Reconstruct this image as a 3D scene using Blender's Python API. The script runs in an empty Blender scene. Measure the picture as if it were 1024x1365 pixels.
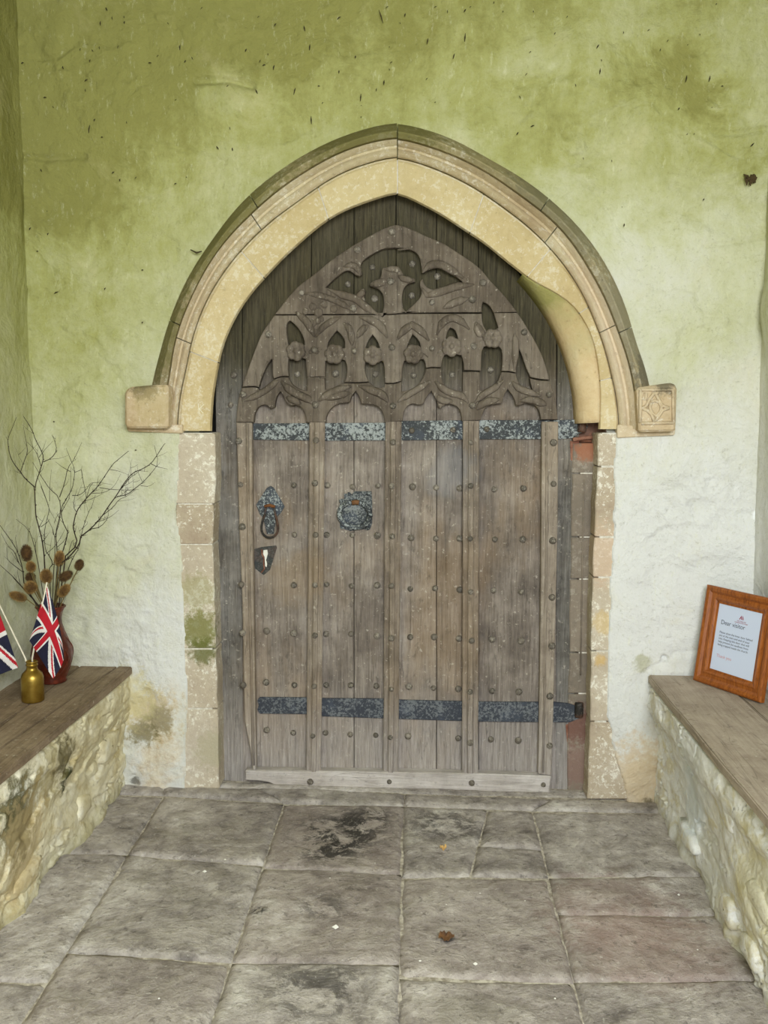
import bpy, bmesh, math, random
import numpy as np
from mathutils import Vector, Matrix, Euler
from mathutils.geometry import tessellate_polygon
random.seed(7)
SC = bpy.context.scene
COL = SC.collection
# ------------------------------------------------------------------ camera
W, H, F = 1024.0, 1365.0, 1300.0
PITCH, YAW, ROLL, CH = math.atan(142/F), math.radians(2.3), math.radians(0.5), 1.55
ROT = Matrix.Rotation(YAW, 3, 'Z') @ Matrix.Rotation(math.pi/2-PITCH, 3, 'X') @ Matrix.Rotation(ROLL, 3, 'Z')
def ray(px, py):
    return ROT @ Vector((px-W/2, H/2-py, -F))
_r = ray(530, 1058)
D = _r.y*CH/(-_r.z)                     # back wall plane is Y = 0, floor is Z = 0
CAM = Vector((0, -D, CH))
def at(px, py, Y=0.0):                  # a point of the photograph on a wall-parallel plane
    r = ray(px, py); t = (Y+D)/r.y
    return CAM + r*t
def atz(px, py, Z=0.0):                 # a point of the photograph at a height
    r = ray(px, py); t = (Z-CH)/r.z
    return CAM + r*t
def proj(p):
    q = ROT.transposed() @ (Vector(p)-CAM)
    return (W/2 + F*q.x/(-q.z), H/2 - F*q.y/(-q.z))
cd = bpy.data.cameras.new('camera'); co = bpy.data.objects.new('camera', cd); COL.objects.link(co)
co.location = CAM; co.rotation_euler = ROT.to_euler()
cd.sensor_fit = 'VERTICAL'; cd.sensor_height = 24; cd.lens = F/H*24; cd.clip_start = .02
SC.camera = co
# ------------------------------------------------------------------ light
wd = bpy.data.worlds.new('sky'); SC.world = wd; wd.use_nodes = True
bg = wd.node_tree.nodes['Background']; bg.inputs[0].default_value = (.84, .92, 1, 1); bg.inputs[1].default_value = 2.0
def area(name, loc, target, sx, sy, power, col):
    l = bpy.data.lights.new(name, 'AREA'); l.shape = 'RECTANGLE'; l.size = sx; l.size_y = sy; l.energy = power; l.color = col
    o = bpy.data.objects.new(name, l); COL.objects.link(o); o.location = loc
    o.rotation_euler = (Vector(target)-Vector(loc)).to_track_quat('-Z', 'Z').to_euler(); return o
area('daylight_through_entrance', (.45, -4.45, 2.35), (0, 0, 1.1), 1.7, .9, 138, (.93, .97, 1))
SC.view_settings.view_transform = 'Standard'; SC.view_settings.look = 'None'; SC.view_settings.gamma = 1
SC.view_settings.use_curve_mapping = False
SC.view_settings.exposure = 0.19

# ------------------------------------------------------------------ helpers: objects
WO = {}
def empty(name, loc=(0, 0, 0)):
    o = bpy.data.objects.new(name, None); COL.objects.link(o); o.location = loc; o.empty_display_size = .05
    WO[o.name] = Vector(loc); return o
def tag(o, label=None, cat=None, group=None, kind=None):
    for k, v in (('label', label), ('category', cat), ('group', group), ('kind', kind)):
        if v: o[k] = v
    return o
def mk(name, verts, faces, mat, parent=None, smooth=False, loc=None):
    """verts are world coordinates; the object's origin sits at its lowest centre"""
    V = np.array([tuple(v) for v in verts], dtype=float)
    if parent is not None and loc is None: org = Vector(V.mean(axis=0))
    else: org = Vector(loc) if loc is not None else Vector((V[:, 0].mean(), V[:, 1].mean(), V[:, 2].min()))
    me = bpy.data.meshes.new(name); me.from_pydata((V-np.array(org)).tolist(), [], faces)
    if isinstance(mat, (list, tuple)):
        for m in mat: me.materials.append(m)
    elif mat: me.materials.append(mat)
    me.update()
    if smooth: me.shade_smooth()
    o = bpy.data.objects.new(name, me); COL.objects.link(o)
    WO[o.name] = org
    if parent is not None: o.parent = parent; o.location = org-WO[parent.name]
    else: o.location = org
    return o
def fixn(o):
    bm = bmesh.new(); bm.from_mesh(o.data); bmesh.ops.recalc_face_normals(bm, faces=bm.faces); bm.to_mesh(o.data); bm.free(); return o
def bevel(o, w=.002, seg=1, ang=.5):
    bm = bmesh.new(); bm.from_mesh(o.data)
    bmesh.ops.recalc_face_normals(bm, faces=bm.faces)
    es = [e for e in bm.edges if len(e.link_faces) == 2 and e.calc_face_angle(0) > ang]
    bmesh.ops.bevel(bm, geom=es, offset=w, segments=seg, affect='EDGES', clamp_overlap=True)
    bm.to_mesh(o.data); bm.free(); return o
def box(name, lo, hi, mat, parent=None, bv=0, **k):
    x0, y0, z0 = lo; x1, y1, z1 = hi
    v = [(x0,y0,z0),(x1,y0,z0),(x1,y1,z0),(x0,y1,z0),(x0,y0,z1),(x1,y0,z1),(x1,y1,z1),(x0,y1,z1)]
    f = [(3,2,1,0),(4,5,6,7),(0,1,5,4),(1,2,6,5),(2,3,7,6),(3,0,4,7)]
    o = mk(name, v, f, mat, parent, **k)
    if bv: bevel(o, bv)
    return o
def prism(name, pts, Yf, Yb, mat, parent=None, bv=.002, world=False):
    """pts: photo pixels on plane Yf (or x,z pairs); solid from Yf back to Yb"""
    P = [(p[0], p[1]) for p in pts] if world else [(at(x, y, Yf).x, at(x, y, Yf).z) for x, y in pts]
    n = len(P); v = [(x, Yf, z) for x, z in P]+[(x, Yb, z) for x, z in P]
    f = [tuple(range(n)), tuple(range(2*n-1, n-1, -1))]+[(i, n+i, n+(i+1) % n, (i+1) % n) for i in range(n)]
    o = mk(name, v, f, mat, parent)
    if n > 8:
        bm = bmesh.new(); bm.from_mesh(o.data); bmesh.ops.recalc_face_normals(bm, faces=bm.faces)
        bmesh.ops.triangulate(bm, faces=[q for q in bm.faces if len(q.verts) > 4]); bm.to_mesh(o.data); bm.free()
    if bv: bevel(o, bv)
    else: fixn(o)
    return o
def smoothpoly(pts, it=2, closed=True, cor=48):
    P = [Vector((float(a), float(b))) for a, b in pts]
    keep = None
    for k in range(it):
        n = len(P); out = []; nk = []
        for i in range(n):
            a, b, c = P[i-1], P[i], P[(i+1) % n]
            if not closed and i in (0, n-1): out.append(b); nk.append(True); continue
            d1, d2 = b-a, c-b
            ang = math.degrees(d1.angle(d2, 0)) if d1.length > 1e-9 and d2.length > 1e-9 else 0
            if (keep is None and ang > cor) or (keep is not None and keep[i]):
                out.append(b); nk.append(True)
            else:
                out.append(a.lerp(b, .75)); out.append(b.lerp(c, .25)); nk += [False, False]
        P, keep = out, nk
    return [(p.x, p.y) for p in P]
def plate(name, outline, holes, Yf, th, mat, parent, bv=.0045, it=2):
    """carved board: outline with pierced holes (photo pixels on plane Yf)"""
    cu = bpy.data.curves.new(name+'_c', 'CURVE'); cu.dimensions = '2D'; cu.fill_mode = 'BOTH'
    cu.extrude = th/2-bv; cu.bevel_depth = bv; cu.bevel_resolution = 1; cu.offset = -bv
    for pl in [outline]+holes:
        q = [at(x, y, Yf) for x, y in smoothpoly(pl, it)]
        s = cu.splines.new('POLY'); s.points.add(len(q)-1); s.use_cyclic_u = True
        for i, p in enumerate(q): s.points[i].co = (p.x, p.z, 0, 1)
    t = bpy.data.objects.new('tmp', cu); COL.objects.link(t); bpy.context.view_layer.update()
    me = bpy.data.meshes.new_from_object(t.evaluated_get(bpy.context.evaluated_depsgraph_get()))
    V = [(v.co.x, Yf+th/2-v.co.z, v.co.y) for v in me.vertices]; Fc = [tuple(p.vertices) for p in me.polygons]
    bpy.data.objects.remove(t); bpy.data.curves.remove(cu); bpy.data.meshes.remove(me)
    o = mk(name, V, Fc, mat, parent); return fixn(o)
def tubemesh(P, R, sides=6, flat=None, cap=True):
    P = [Vector(p) for p in P]; n = len(P)
    if not hasattr(R, '__len__'): R = [R]*n
    V = []; Fc = []; up = Vector((0, 1, .01)).normalized()
    for i in range(n):
        t = (P[min(i+1, n-1)]-P[max(i-1, 0)])
        t = t.normalized() if t.length > 1e-9 else Vector((0, 0, 1))
        a = t.cross(up)
        if a.length < 1e-3: a = t.cross(Vector((1, 0, 0)))
        a.normalize(); b = a.cross(t)
        for k in range(sides):
            th = 2*math.pi*k/sides
            V.append(P[i]+a*(math.cos(th)*R[i])+b*(math.sin(th)*R[i]*(flat if flat else 1)))
    for i in range(n-1):
        for k in range(sides):
            Fc.append((i*sides+k, i*sides+(k+1) % sides, (i+1)*sides+(k+1) % sides, (i+1)*sides+k))
    if cap: Fc.append(tuple(range(sides-1, -1, -1))); Fc.append(tuple(range((n-1)*sides, n*sides)))
    return V, Fc
def tube(name, P, R, mat, parent=None, sides=6, flat=None, **k):
    V, Fc = tubemesh(P, R, sides, flat); return fixn(mk(name, V, Fc, mat, parent, smooth=True, **k))
def lathe(name, prof, c, mat, parent=None, seg=28, sq=1.0, **k):
    V = []; Fc = []
    for r, z in prof:
        for s in range(seg):
            a = 2*math.pi*s/seg; V.append((c[0]+r*math.cos(a), c[1]+r*math.sin(a), c[2]+z))
    for i in range(len(prof)-1):
        for s in range(seg):
            Fc.append((i*seg+s, i*seg+(s+1) % seg, (i+1)*seg+(s+1) % seg, (i+1)*seg+s))
    Fc.append(tuple(range(seg-1, -1, -1)))
    return mk(name, V, Fc, mat, parent, smooth=True, **k)
def merge(lst):
    V = []; Fc = []
    for v, f in lst:
        b = len(V); V += list(v); Fc += [tuple(i+b for i in q) for q in f]
    return V, Fc
# ------------------------------------------------------------------ helpers: noise in numpy
def vnoise(x, y, seed=0):
    x = np.asarray(x, float); y = np.asarray(y, float)
    xi = np.floor(x).astype(np.int64); yi = np.floor(y).astype(np.int64); xf = x-xi; yf = y-yi
    def h(a, b):
        n = (a*374761393+b*668265263+seed*2147483647) & 0xffffffff
        n = ((n ^ (n >> 13))*1274126177) & 0xffffffff
        n = (n ^ (n >> 16)) & 0xffffffff
        return n/4294967295.0
    u = xf*xf*(3-2*xf); v = yf*yf*(3-2*yf)
    return (h(xi, yi)*(1-u)+h(xi+1, yi)*u)*(1-v)+(h(xi, yi+1)*(1-u)+h(xi+1, yi+1)*u)*v
def fbm(x, y, oct=4, seed=0, g=.5):
    s = 0; a = 1; t = 0
    for k in range(oct):
        s = s+a*(vnoise(x*2**k+k*17.3, y*2**k-k*9.1, seed+k)-.5); t += a; a *= g
    return s/t*2
def cells(x, y, seed=0, jit=.8):
    xi = np.floor(x); yi = np.floor(y); f1 = np.full(x.shape, 9.); f2 = np.full(x.shape, 9.); idv = np.zeros(x.shape)
    for dx in (-1, 0, 1):
        for dy in (-1, 0, 1):
            cx = xi+dx; cy = yi+dy
            px = cx+.5+jit*(vnoise(cx*7.13+.5, cy*3.71+.5, seed)-.5); py = cy+.5+jit*(vnoise(cx*5.3+.5, cy*9.7+.5, seed+5)-.5)
            d = np.hypot(x-px, y-py); r = vnoise(cx*3.3, cy*4.1, seed+9)
            m = d < f1; f2 = np.where(m, f1, np.minimum(f2, d)); idv = np.where(m, r, idv); f1 = np.where(m, d, f1)
    return f1, f2, idv
def sst(a, b, x):
    t = np.clip((x-a)/(b-a), 0, 1); return t*t*(3-2*t)
def segdist(X, Z, pts):
    d = np.full(X.shape, 9.)
    for (ax, az), (bx, bz) in zip(pts[:-1], pts[1:]):
        vx, vz = bx-ax, bz-az; L = vx*vx+vz*vz+1e-12
        t = np.clip(((X-ax)*vx+(Z-az)*vz)/L, 0, 1)
        d = np.minimum(d, np.hypot(X-ax-t*vx, Z-az-t*vz))
    return d
def inpoly(X, Z, poly):
    c = np.zeros(X.shape, bool); n = len(poly)
    for i in range(n):
        x0, z0 = poly[i]; x1, z1 = poly[(i+1) % n]
        if abs(z1-z0) < 1e-12: continue
        m = ((z0 > Z) != (z1 > Z)) & (X < (x1-x0)*(Z-z0)/(z1-z0)+x0); c ^= m
    return c
def gridmesh(name, PX, mat, parent=None, keep=None, smooth=True, flip=False):
    """PX: (n,m,3) array of world points"""
    n, m, _ = PX.shape; idx = np.arange(n*m).reshape(n, m)
    a = idx[:-1, :-1].ravel(); b = idx[1:, :-1].ravel(); c = idx[1:, 1:].ravel(); d = idx[:-1, 1:].ravel()
    q = np.stack([a, b, c, d] if not flip else [d, c, b, a], 1)
    if keep is not None: q = q[keep[:-1, :-1].ravel()]
    V = PX.reshape(-1, 3)
    used = np.zeros(len(V), bool); used[q.ravel()] = True; mp = np.cumsum(used)-1
    return mk(name, V[used], mp[q].tolist(), mat, parent, smooth=smooth)

# ------------------------------------------------------------------ helpers: materials
def lin(c):
    return tuple(((v/255)/12.92 if v/255 <= .04045 else ((v/255+.055)/1.055)**2.4) for v in c[:3])+(1,)
class M:
    def __init__(s, name, rough=.85, metal=0, spec=.3):
        s.m = bpy.data.materials.new(name); s.m.use_nodes = True; s.t = s.m.node_tree; s.b = s.t.nodes['Principled BSDF']
        s.b.inputs['Roughness'].default_value = rough; s.b.inputs['Metallic'].default_value = metal
        s.b.inputs['Specular IOR Level'].default_value = spec
        s.pos = s.t.nodes.new('ShaderNodeNewGeometry').outputs['Position']; s.h = []
    def put(s, sock, v):
        if isinstance(v, bpy.types.NodeSocket): s.t.links.new(v, sock)
        elif v is not None:
            if isinstance(v, tuple) and len(v) == 3 and sock.type == 'RGBA': v = lin(v)
            sock.default_value = v
    def math(s, op, a, b=None, c=None):
        n = s.t.nodes.new('ShaderNodeMath'); n.operation = op; s.put(n.inputs[0], a)
        if b is not None: s.put(n.inputs[1], b)
        if c is not None: s.put(n.inputs[2], c)
        return n.outputs[0]
    def vec(s, sc, off=(0, 0, 0)):
        n = s.t.nodes.new('ShaderNodeMapping'); s.put(n.inputs[0], s.pos); n.inputs['Scale'].default_value = sc; n.inputs['Location'].default_value = off
        return n.outputs[0]
    def noise(s, scale=5, detail=5, rough=.55, vec=None, dist=0):
        n = s.t.nodes.new('ShaderNodeTexNoise'); s.put(n.inputs['Vector'], vec or s.pos)
        n.inputs['Scale'].default_value = scale; n.inputs['Detail'].default_value = detail; n.inputs['Roughness'].default_value = rough; n.inputs['Distortion'].default_value = dist
        return n.outputs['Fac']
    def voro(s, scale, feature='F1', vec=None, out='Distance'):
        n = s.t.nodes.new('ShaderNodeTexVoronoi'); n.feature = feature; s.put(n.inputs['Vector'], vec or s.pos); n.inputs['Scale'].default_value = scale
        return n.outputs[out]
    def ramp(s, fac, stops):
        n = s.t.nodes.new('ShaderNodeValToRGB'); r = n.color_ramp; s.put(n.inputs[0], fac)
        while len(r.elements) < len(stops): r.elements.new(.5)
        for e, (p, c) in zip(r.elements, stops):
            e.position = p; e.color = lin(c) if isinstance(c, tuple) else (c, c, c, 1)
        return n.outputs[0]
    def mix(s, f, a, b, mode='MIX'):
        n = s.t.nodes.new('ShaderNodeMix'); n.data_type = 'RGBA'; n.blend_type = mode; n.clamp_factor = True
        s.put(n.inputs[0], f); s.put(n.inputs[6], a); s.put(n.inputs[7], b); return n.outputs[2]
    def xyz(s):
        n = s.t.nodes.new('ShaderNodeSeparateXYZ'); s.put(n.inputs[0], s.pos); return n.outputs
    def step(s, a, lo, hi):
        n = s.t.nodes.new('ShaderNodeMapRange'); n.interpolation_type = 'SMOOTHSTEP'; s.put(n.inputs[0], a)
        n.inputs[1].default_value = lo; n.inputs[2].default_value = hi; return n.outputs[0]
    def blob(s, c, r, nz=None, k=.8):
        n = s.t.nodes.new('ShaderNodeVectorMath'); n.operation = 'DISTANCE'; s.put(n.inputs[0], s.pos); n.inputs[1].default_value = tuple(c)
        d = s.math('DIVIDE', n.outputs['Value'], r)
        if nz is not None: d = s.math('ADD', d, s.math('MULTIPLY', s.math('SUBTRACT', nz, .5), k*2.5))
        return s.math('SUBTRACT', 1, s.step(d, .45, 1.0))
    def rnd(s): return s.t.nodes.new('ShaderNodeObjectInfo').outputs['Random']
    def bump(s, hgt, dist, strength=1):
        n = s.t.nodes.new('ShaderNodeBump'); s.put(n.inputs['Height'], hgt); n.inputs['Distance'].default_value = dist; n.inputs['Strength'].default_value = strength
        if s.h: s.t.links.new(s.h[-1], n.inputs['Normal'])
        s.h.append(n.outputs[0]); s.t.links.new(n.outputs[0], s.b.inputs['Normal'])
    def col(s, c): s.put(s.b.inputs['Base Color'], c); return s.m

def plaster_mat(name='limewash', left=False):
    m = M(name, .93, spec=.15); x, y, z = m.xyz()
    big = m.noise(.9, 4, .6); med = m.noise(3.5, 6, .65, dist=.6); fine = m.noise(28, 5, .7)
    st = m.noise(6, 4, .6, vec=m.vec((3, 3, .45)))
    w = m.math('MULTIPLY', m.math('SUBTRACT', 3.12, z), .335)
    w = m.math('ADD', w, m.math('MULTIPLY', x, .135))  # yellow-green leftward, whiter rightward: uneven light colour worked into the limewash
    w = m.math('ADD', w, m.math('MULTIPLY', m.math('SUBTRACT', big, .5), .55))
    w = m.math('ADD', w, m.math('MULTIPLY', m.math('SUBTRACT', med, .5), .42))
    w = m.math('ADD', w, m.math('MULTIPLY', m.math('SUBTRACT', st, .5), .16))
    w = m.math('ADD', w, m.math('MULTIPLY', m.math('SUBTRACT', fine, .5), .24))
    w = m.math('ADD', w, m.math('MULTIPLY', m.math('SUBTRACT', m.noise(9, 7, .72, vec=m.vec((1,1,.6),(3,3,3)), dist=.4), .5), .30))
    # olive algae bands the photo shows on the upper right and far left
    for px, r, k in (((880,195), .42, .16), ((700,165), .25, .10), ((90,230), .35, .12), ((960,60), .4, .08), ((990,170), .25, .1)):
        w = m.math('SUBTRACT', w, m.math('MULTIPLY', m.blob(at(*px), r, med, .5), k))
    for px, r, k in (((215,680), .30, .08), ((880,700), .5, .12), ((225,850), .35, .22), ((960,900), .5, .12), ((840,930), .3, .3), ((700,110), .2, .1), ((300,120), .15, .1), ((860,330), .35, .1)):
        w = m.math('ADD', w, m.math('MULTIPLY', m.blob(at(*px), r, med, .5), k))
    c = m.ramp(w, [(0, (142,140,80)), (.14, (164,164,104)), (.30, (182,182,136)), (.48, (198,198,166)), (.68, (210,209,194)), (.9, (220,220,216))])
    c = m.mix(m.math('MULTIPLY', m.step(med, .55, .75), .25), c, (206, 196, 150))
    c = m.mix(m.math('MULTIPLY', m.step(m.noise(70, 6, .8), .54, .68), .30), c, (118, 114, 66))
    c = m.mix(m.math('MULTIPLY', m.step(m.noise(40, 6, .8, vec=m.vec((1,1,.35),(6,1,2))), .56, .68), .28), c, (222, 222, 190))
    cr = m.noise(9, 9, .72, dist=1.2)
    crk = m.math('SUBTRACT', 1, m.step(m.math('ABSOLUTE', m.math('SUBTRACT', cr, .5)), .0, .012))
    crk = m.math('MULTIPLY', crk, m.step(m.noise(2.2, 2, .5), .5, .68))
    c = m.mix(m.math('MULTIPLY', crk, .12), c, (120, 112, 76))
    # exposed stone and small dark spots at the foot of the wall
    foot = m.math('MULTIPLY', m.math('SUBTRACT', 1, m.step(z, .08, .62)), m.step(med, .44, .60))
    foot = m.math('MULTIPLY', foot, .75)
    c = m.mix(foot, c, m.ramp(fine, [(.3, (186,160,126)), (.5, (212,198,170)), (.7, (228,222,206))]))
    for px, r, cc, k in (((200,955), .10, (200,176,128), .6), ((190,975), .05, (112,106,72), .7), ((215,960), .05, (120,112,80), .6), ((180,1042), .018, (60,56,40), .7),
                         ((857,883), .03, (158,156,108), .55), ((170,930), .1, (208,198,150), .6), ((845,1040), .14, (206,184,150), .7), ((864,1072), .022, (80,74,54), .7)):
        c = m.mix(m.math('MULTIPLY', m.blob(at(*px), r*1.5, fine, .9), k), c, cc)
    m.bump(m.noise(2.6, 5, .6, dist=.8), .03, .8)
    m.bump(med, .022, .9); m.bump(m.noise(12, 6, .7, dist=.5), .010, .8); m.bump(m.noise(55, 6, .7), .004, .9)
    m.bump(m.math('SUBTRACT', 1, crk), .002, .4)
    return m.col(c)

def stone_mat(name, base, lo, hi, flecks=(232,228,214), fk=.5, moss=(), green=0):
    m = M(name, .9, spec=.2); x, y, z = m.xyz()
    n1 = m.noise(4, 5, .6); n2 = m.noise(38, 6, .72); n3 = m.noise(120, 3, .6)
    c = m.ramp(m.math('ADD', m.math('MULTIPLY', n1, .65), m.math('MULTIPLY', n2, .35)), [(.36, lo), (.5, base), (.64, hi)])
    c = m.mix(.35, c, m.mix(m.rnd(), lo, hi), 'MIX') if green != 9 else c
    if green:
        g = m.math('MULTIPLY', m.step(m.math('ADD', z, m.math('MULTIPLY', n1, .5)), 1.9, 3.4), green)
        c = m.mix(g, c, (150, 144, 88))
    fl = m.math('MULTIPLY', m.step(m.math('ADD', m.noise(42, 7, .8, dist=.3), m.math('MULTIPLY', m.math('SUBTRACT', n1, .5), .35)), .54, .585), fk)
    c = m.mix(fl, c, flecks)
    for p, r, cc, k in moss: c = m.mix(m.math('MULTIPLY', m.blob(p, r, n2, .7), k), c, cc)
    pit = m.math('SUBTRACT', 1, m.step(n2, .30, .40))
    c = m.mix(m.math('MULTIPLY', pit, .35), c, tuple(int(v*.6) for v in lo))
    m.bump(n1, .012, .7); m.bump(n2, .006, .8); m.bump(n3, .0015, .8)
    return m.col(c)

def wood_mat(name, cols, axis='z', warm=.3, scale=1.0, white_low_dark_top=False, rough=.85, rel=1.0):
    m = M(name, rough, spec=.25); x, y, z = m.xyz()
    a = 1.4*scale; b = 26*scale
    sc = {'z': (b, b, a), 'x': (a, b, b), 'y': (b, a, b)}[axis]
    off = m.t.nodes.new('ShaderNodeVectorMath'); off.operation = 'ADD'; m.put(off.inputs[0], m.vec(sc))
    m.put(off.inputs[1], m.math('MULTIPLY', m.rnd(), 37.0))
    g = m.noise(1.6, 7, .68, vec=off.outputs[0], dist=.5)
    g2 = m.noise(5.5, 5, .75, vec=off.outputs[0])
    blot = m.noise(7, 5, .65)
    sp = m.noise(60, 4, .7)
    v = m.math('ADD', m.math('MULTIPLY', g, .26), m.math('MULTIPLY', g2, .32))
    v = m.math('ADD', v, m.math('MULTIPLY', blot, .42))
    v = m.math('ADD', v, m.math('MULTIPLY', m.math('SUBTRACT', m.rnd(), .5), .07))
    c = m.ramp(v, [(.34, cols[0]), (.47, cols[1]), (.56, cols[2]), (.68, cols[3])])
    c = m.mix(m.math('MULTIPLY', m.step(m.noise(3.2, 4, .6, vec=m.vec((1, 1, .5), (3, 1, 7))), .5, .7), warm), c, (158, 128, 88))
    c = m.mix(m.math('MULTIPLY', m.step(sp, .60, .70), .5), c, (206, 198, 182))
    c = m.mix(m.math('MULTIPLY', m.step(m.noise(30, 6, .75, vec=m.vec((1, 1, .4) if axis == 'z' else (1, 1, 1), (8, 3, 5))), .56, .68), .45), c, tuple(int(v*.75) for v in cols[0]))
    if white_low_dark_top:
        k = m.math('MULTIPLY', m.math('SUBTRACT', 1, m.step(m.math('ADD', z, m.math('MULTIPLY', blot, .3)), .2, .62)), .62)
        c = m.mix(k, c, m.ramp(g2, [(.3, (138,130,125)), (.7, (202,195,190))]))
        c = m.mix(m.math('MULTIPLY', m.step(m.math('ADD', z, m.math('MULTIPLY', blot, .3)), 1.66, 1.92), .92), c, m.ramp(g2, [(.3, (34,31,20)), (.7, (84,78,54))]))  # darker towards the head: algae, plus recess shade painted into the wood colour
        c = m.mix(m.math('MULTIPLY', m.blob(at(600,630,.1), .12, blot, .6), .35), c, (150, 152, 156))
        c = m.mix(m.math('MULTIPLY', m.blob(at(395,770,.1), .16, blot, .9), .3), c, (164, 140, 108))
    crack = m.math('SUBTRACT', 1, m.step(m.math('ABSOLUTE', m.math('SUBTRACT', m.noise(.8, 3, .5, vec=off.outputs[0], dist=.3), .5)), 0, .006))
    crack = m.math('MULTIPLY', crack, .28)
    c = m.mix(crack, c, tuple(int(v*.42) for v in cols[0]))
    m.bump(g, .008*rel, .8); m.bump(g2, .003*rel, .8); m.bump(blot, .008*rel, .6); m.bump(m.math('SUBTRACT', 1, crack), .003, .8)
    return m.col(c)

def iron_mat(name, base=(58,62,68), lich=(150,158,160), amt=.5, rust=0, blue=.5):
    m = M(name, .7, .25, .4); n = m.noise(115, 5, .75); n2 = m.noise(10, 4, .6)
    c = m.mix(m.rnd(), base, tuple(int(v*.8) for v in base))
    c = m.mix(m.math('MULTIPLY', m.step(m.noise(9, 3, .6, vec=m.vec((1,1,1),(5,2,1))), .52, .66), blue), c, (78, 86, 100))
    k = m.math('MULTIPLY', m.step(m.math('ADD', n, m.math('MULTIPLY', m.math('SUBTRACT', n2, .5), .5)), .50, .56), amt)
    c = m.mix(k, c, lich)
    if rust: c = m.mix(m.math('MULTIPLY', m.step(n2, .45, .6), rust), c, (128, 72, 38))
    m.bump(n, .002, .7); m.bump(n2, .005, .6)
    return m.col(c)

def plain(name, c, rough=.6, metal=0, nz=0, c2=None, bump=0, scale=30, spec=.4, coat=0):
    m = M(name, rough, metal, spec)
    if coat: m.b.inputs['Coat Weight'].default_value = coat
    n = m.noise(scale, 5, .6)
    cc = m.mix(m.step(n, .35, .65), c, c2) if c2 else m.mix(0, c, c)
    if bump: m.bump(n, bump, .8)
    return m.col(cc)

MOSS = (98, 102, 44)
m_plaster = plaster_mat()
m_arch = stone_mat('honey_limestone', (202,182,138), (180,158,114), (218,202,164), fk=.35, green=.28)
m_mould = stone_mat('hood_limestone', (196,178,146), (170,148,118), (214,202,172), fk=.45, green=.38,
    moss=[(at(850,380), .35, (206,186,158), .6), (at(820,480), .3, (214,196,168), .6)])
m_hood = stone_mat('weathered_hood_stone', (152,138,108), (108,100,70), (180,166,134), fk=.35, green=.5,
    moss=[(at(745,290), .30, (128,122,96), .7), (at(830,430), .25, (150,142,118), .8), (at(300,300), .4, (112,108,58), .75), (at(500,175), .35, (108,104,56), .8), (at(230,450), .2, (116,110,66), .7), (at(850,500), .1, (112,106,92), .7)])
m_stop = stone_mat('label_stop_stone', (204,184,152), (176,150,112), (222,208,182), fk=.55,
    moss=[(at(195,515,-.06), .075, (96,88,58), .85), (at(885,510,-.06), .06, (104,98,80), .85), (at(205,540,-.08), .10, (184,166,122), .5)])
m_jamb = stone_mat('jamb_limestone', (190,176,152), (166,148,128), (210,200,184), fk=.85,
    moss=[(at(265,840), .10, (122,122,62), .85), (at(270,868), .07, MOSS, .8), (at(262,790), .1, (150,146,92), .5), (at(285,1000), .10, (150,152,92), .6), (at(272,1000), .14, (192,180,164), .6), (at(805,830), .06, (208,180,122), .6), (at(800,880), .03, (208,172,104), .7),
          (at(800,740), .16, (204,176,150), .6), (at(795,560), .05, (176,92,60), .5)])
m_rebate = stone_mat('grey_rebate_stone', (134,122,108), (112,104,94), (152,140,124), fk=.15,
    moss=[(at(785,570,.12), .13, (116,80,66), .8), (at(783,600,.12), .07, (166,112,84), .8), (at(770,965,.12), .11, (116,80,70), .8), (at(785,520,.1), .12, (168,128,88), .7), (at(775,1020,.12), .12, (140,112,102), .7)])
m_mortar = plain('lime_mortar', (220,216,206), .95, c2=(196,188,172), bump=.004, scale=60, spec=.1)
m_repair = stone_mat('buff_repair_mortar', (212,188,146), (198,168,126), (222,202,164), fk=.05, green=9)
WC = [(84,76,69), (122,112,103), (148,138,128), (176,167,157)]
m_door = wood_mat('weathered_oak', WC, 'z', .28, white_low_dark_top=True)
m_trac = wood_mat('carved_oak', [(66,58,50), (98,88,77), (118,108,96), (142,131,118)], 'z', .05, scale=.5, white_low_dark_top=False)
m_edge = wood_mat('dark_edge_oak', [(62,60,56), (98,94,88), (124,120,114), (152,148,140)], 'z', .12, white_low_dark_top=True)
m_batten = wood_mat('batten_oak', [(86,77,68), (128,116,103), (152,140,126), (178,168,152)], 'z', .18, white_low_dark_top=True)
m_rail = wood_mat('bleached_rail_oak', [(140,132,126), (184,176,170), (206,199,194), (222,217,213)], 'x', .05)
m_iron = iron_mat('lichened_iron', (66,69,72), (164,170,168), .85)
m_iron2 = iron_mat('blue_black_iron', (66,70,80), (134,138,140), .6)
m_darkiron = iron_mat('dark_iron', (52,48,44), (120,116,108), .3, .3)
m_stud = iron_mat('stud_iron', (116,108,97), (178,170,156), .5, 0, 0)
m_rust = plain('rust_red_iron', (112,66,50), .85, c2=(150,108,88), bump=.004, scale=40)
m_black = plain('dark_void', (14,12,10), .95)
m_seatL = wood_mat('bench_board_dark', [(92,78,62), (128,110,90), (148,130,108), (168,150,128)], 'y', .1, scale=.6, rel=.4)
m_seatR = wood_mat('bench_board_pale', [(134,120,106), (162,148,133), (178,164,149), (194,182,166)], 'y', .05, scale=.6, rel=.4)
m_plain_wood_white = plain('white_painted_stick', (228,220,200), .5, c2=(205,196,172))

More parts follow.
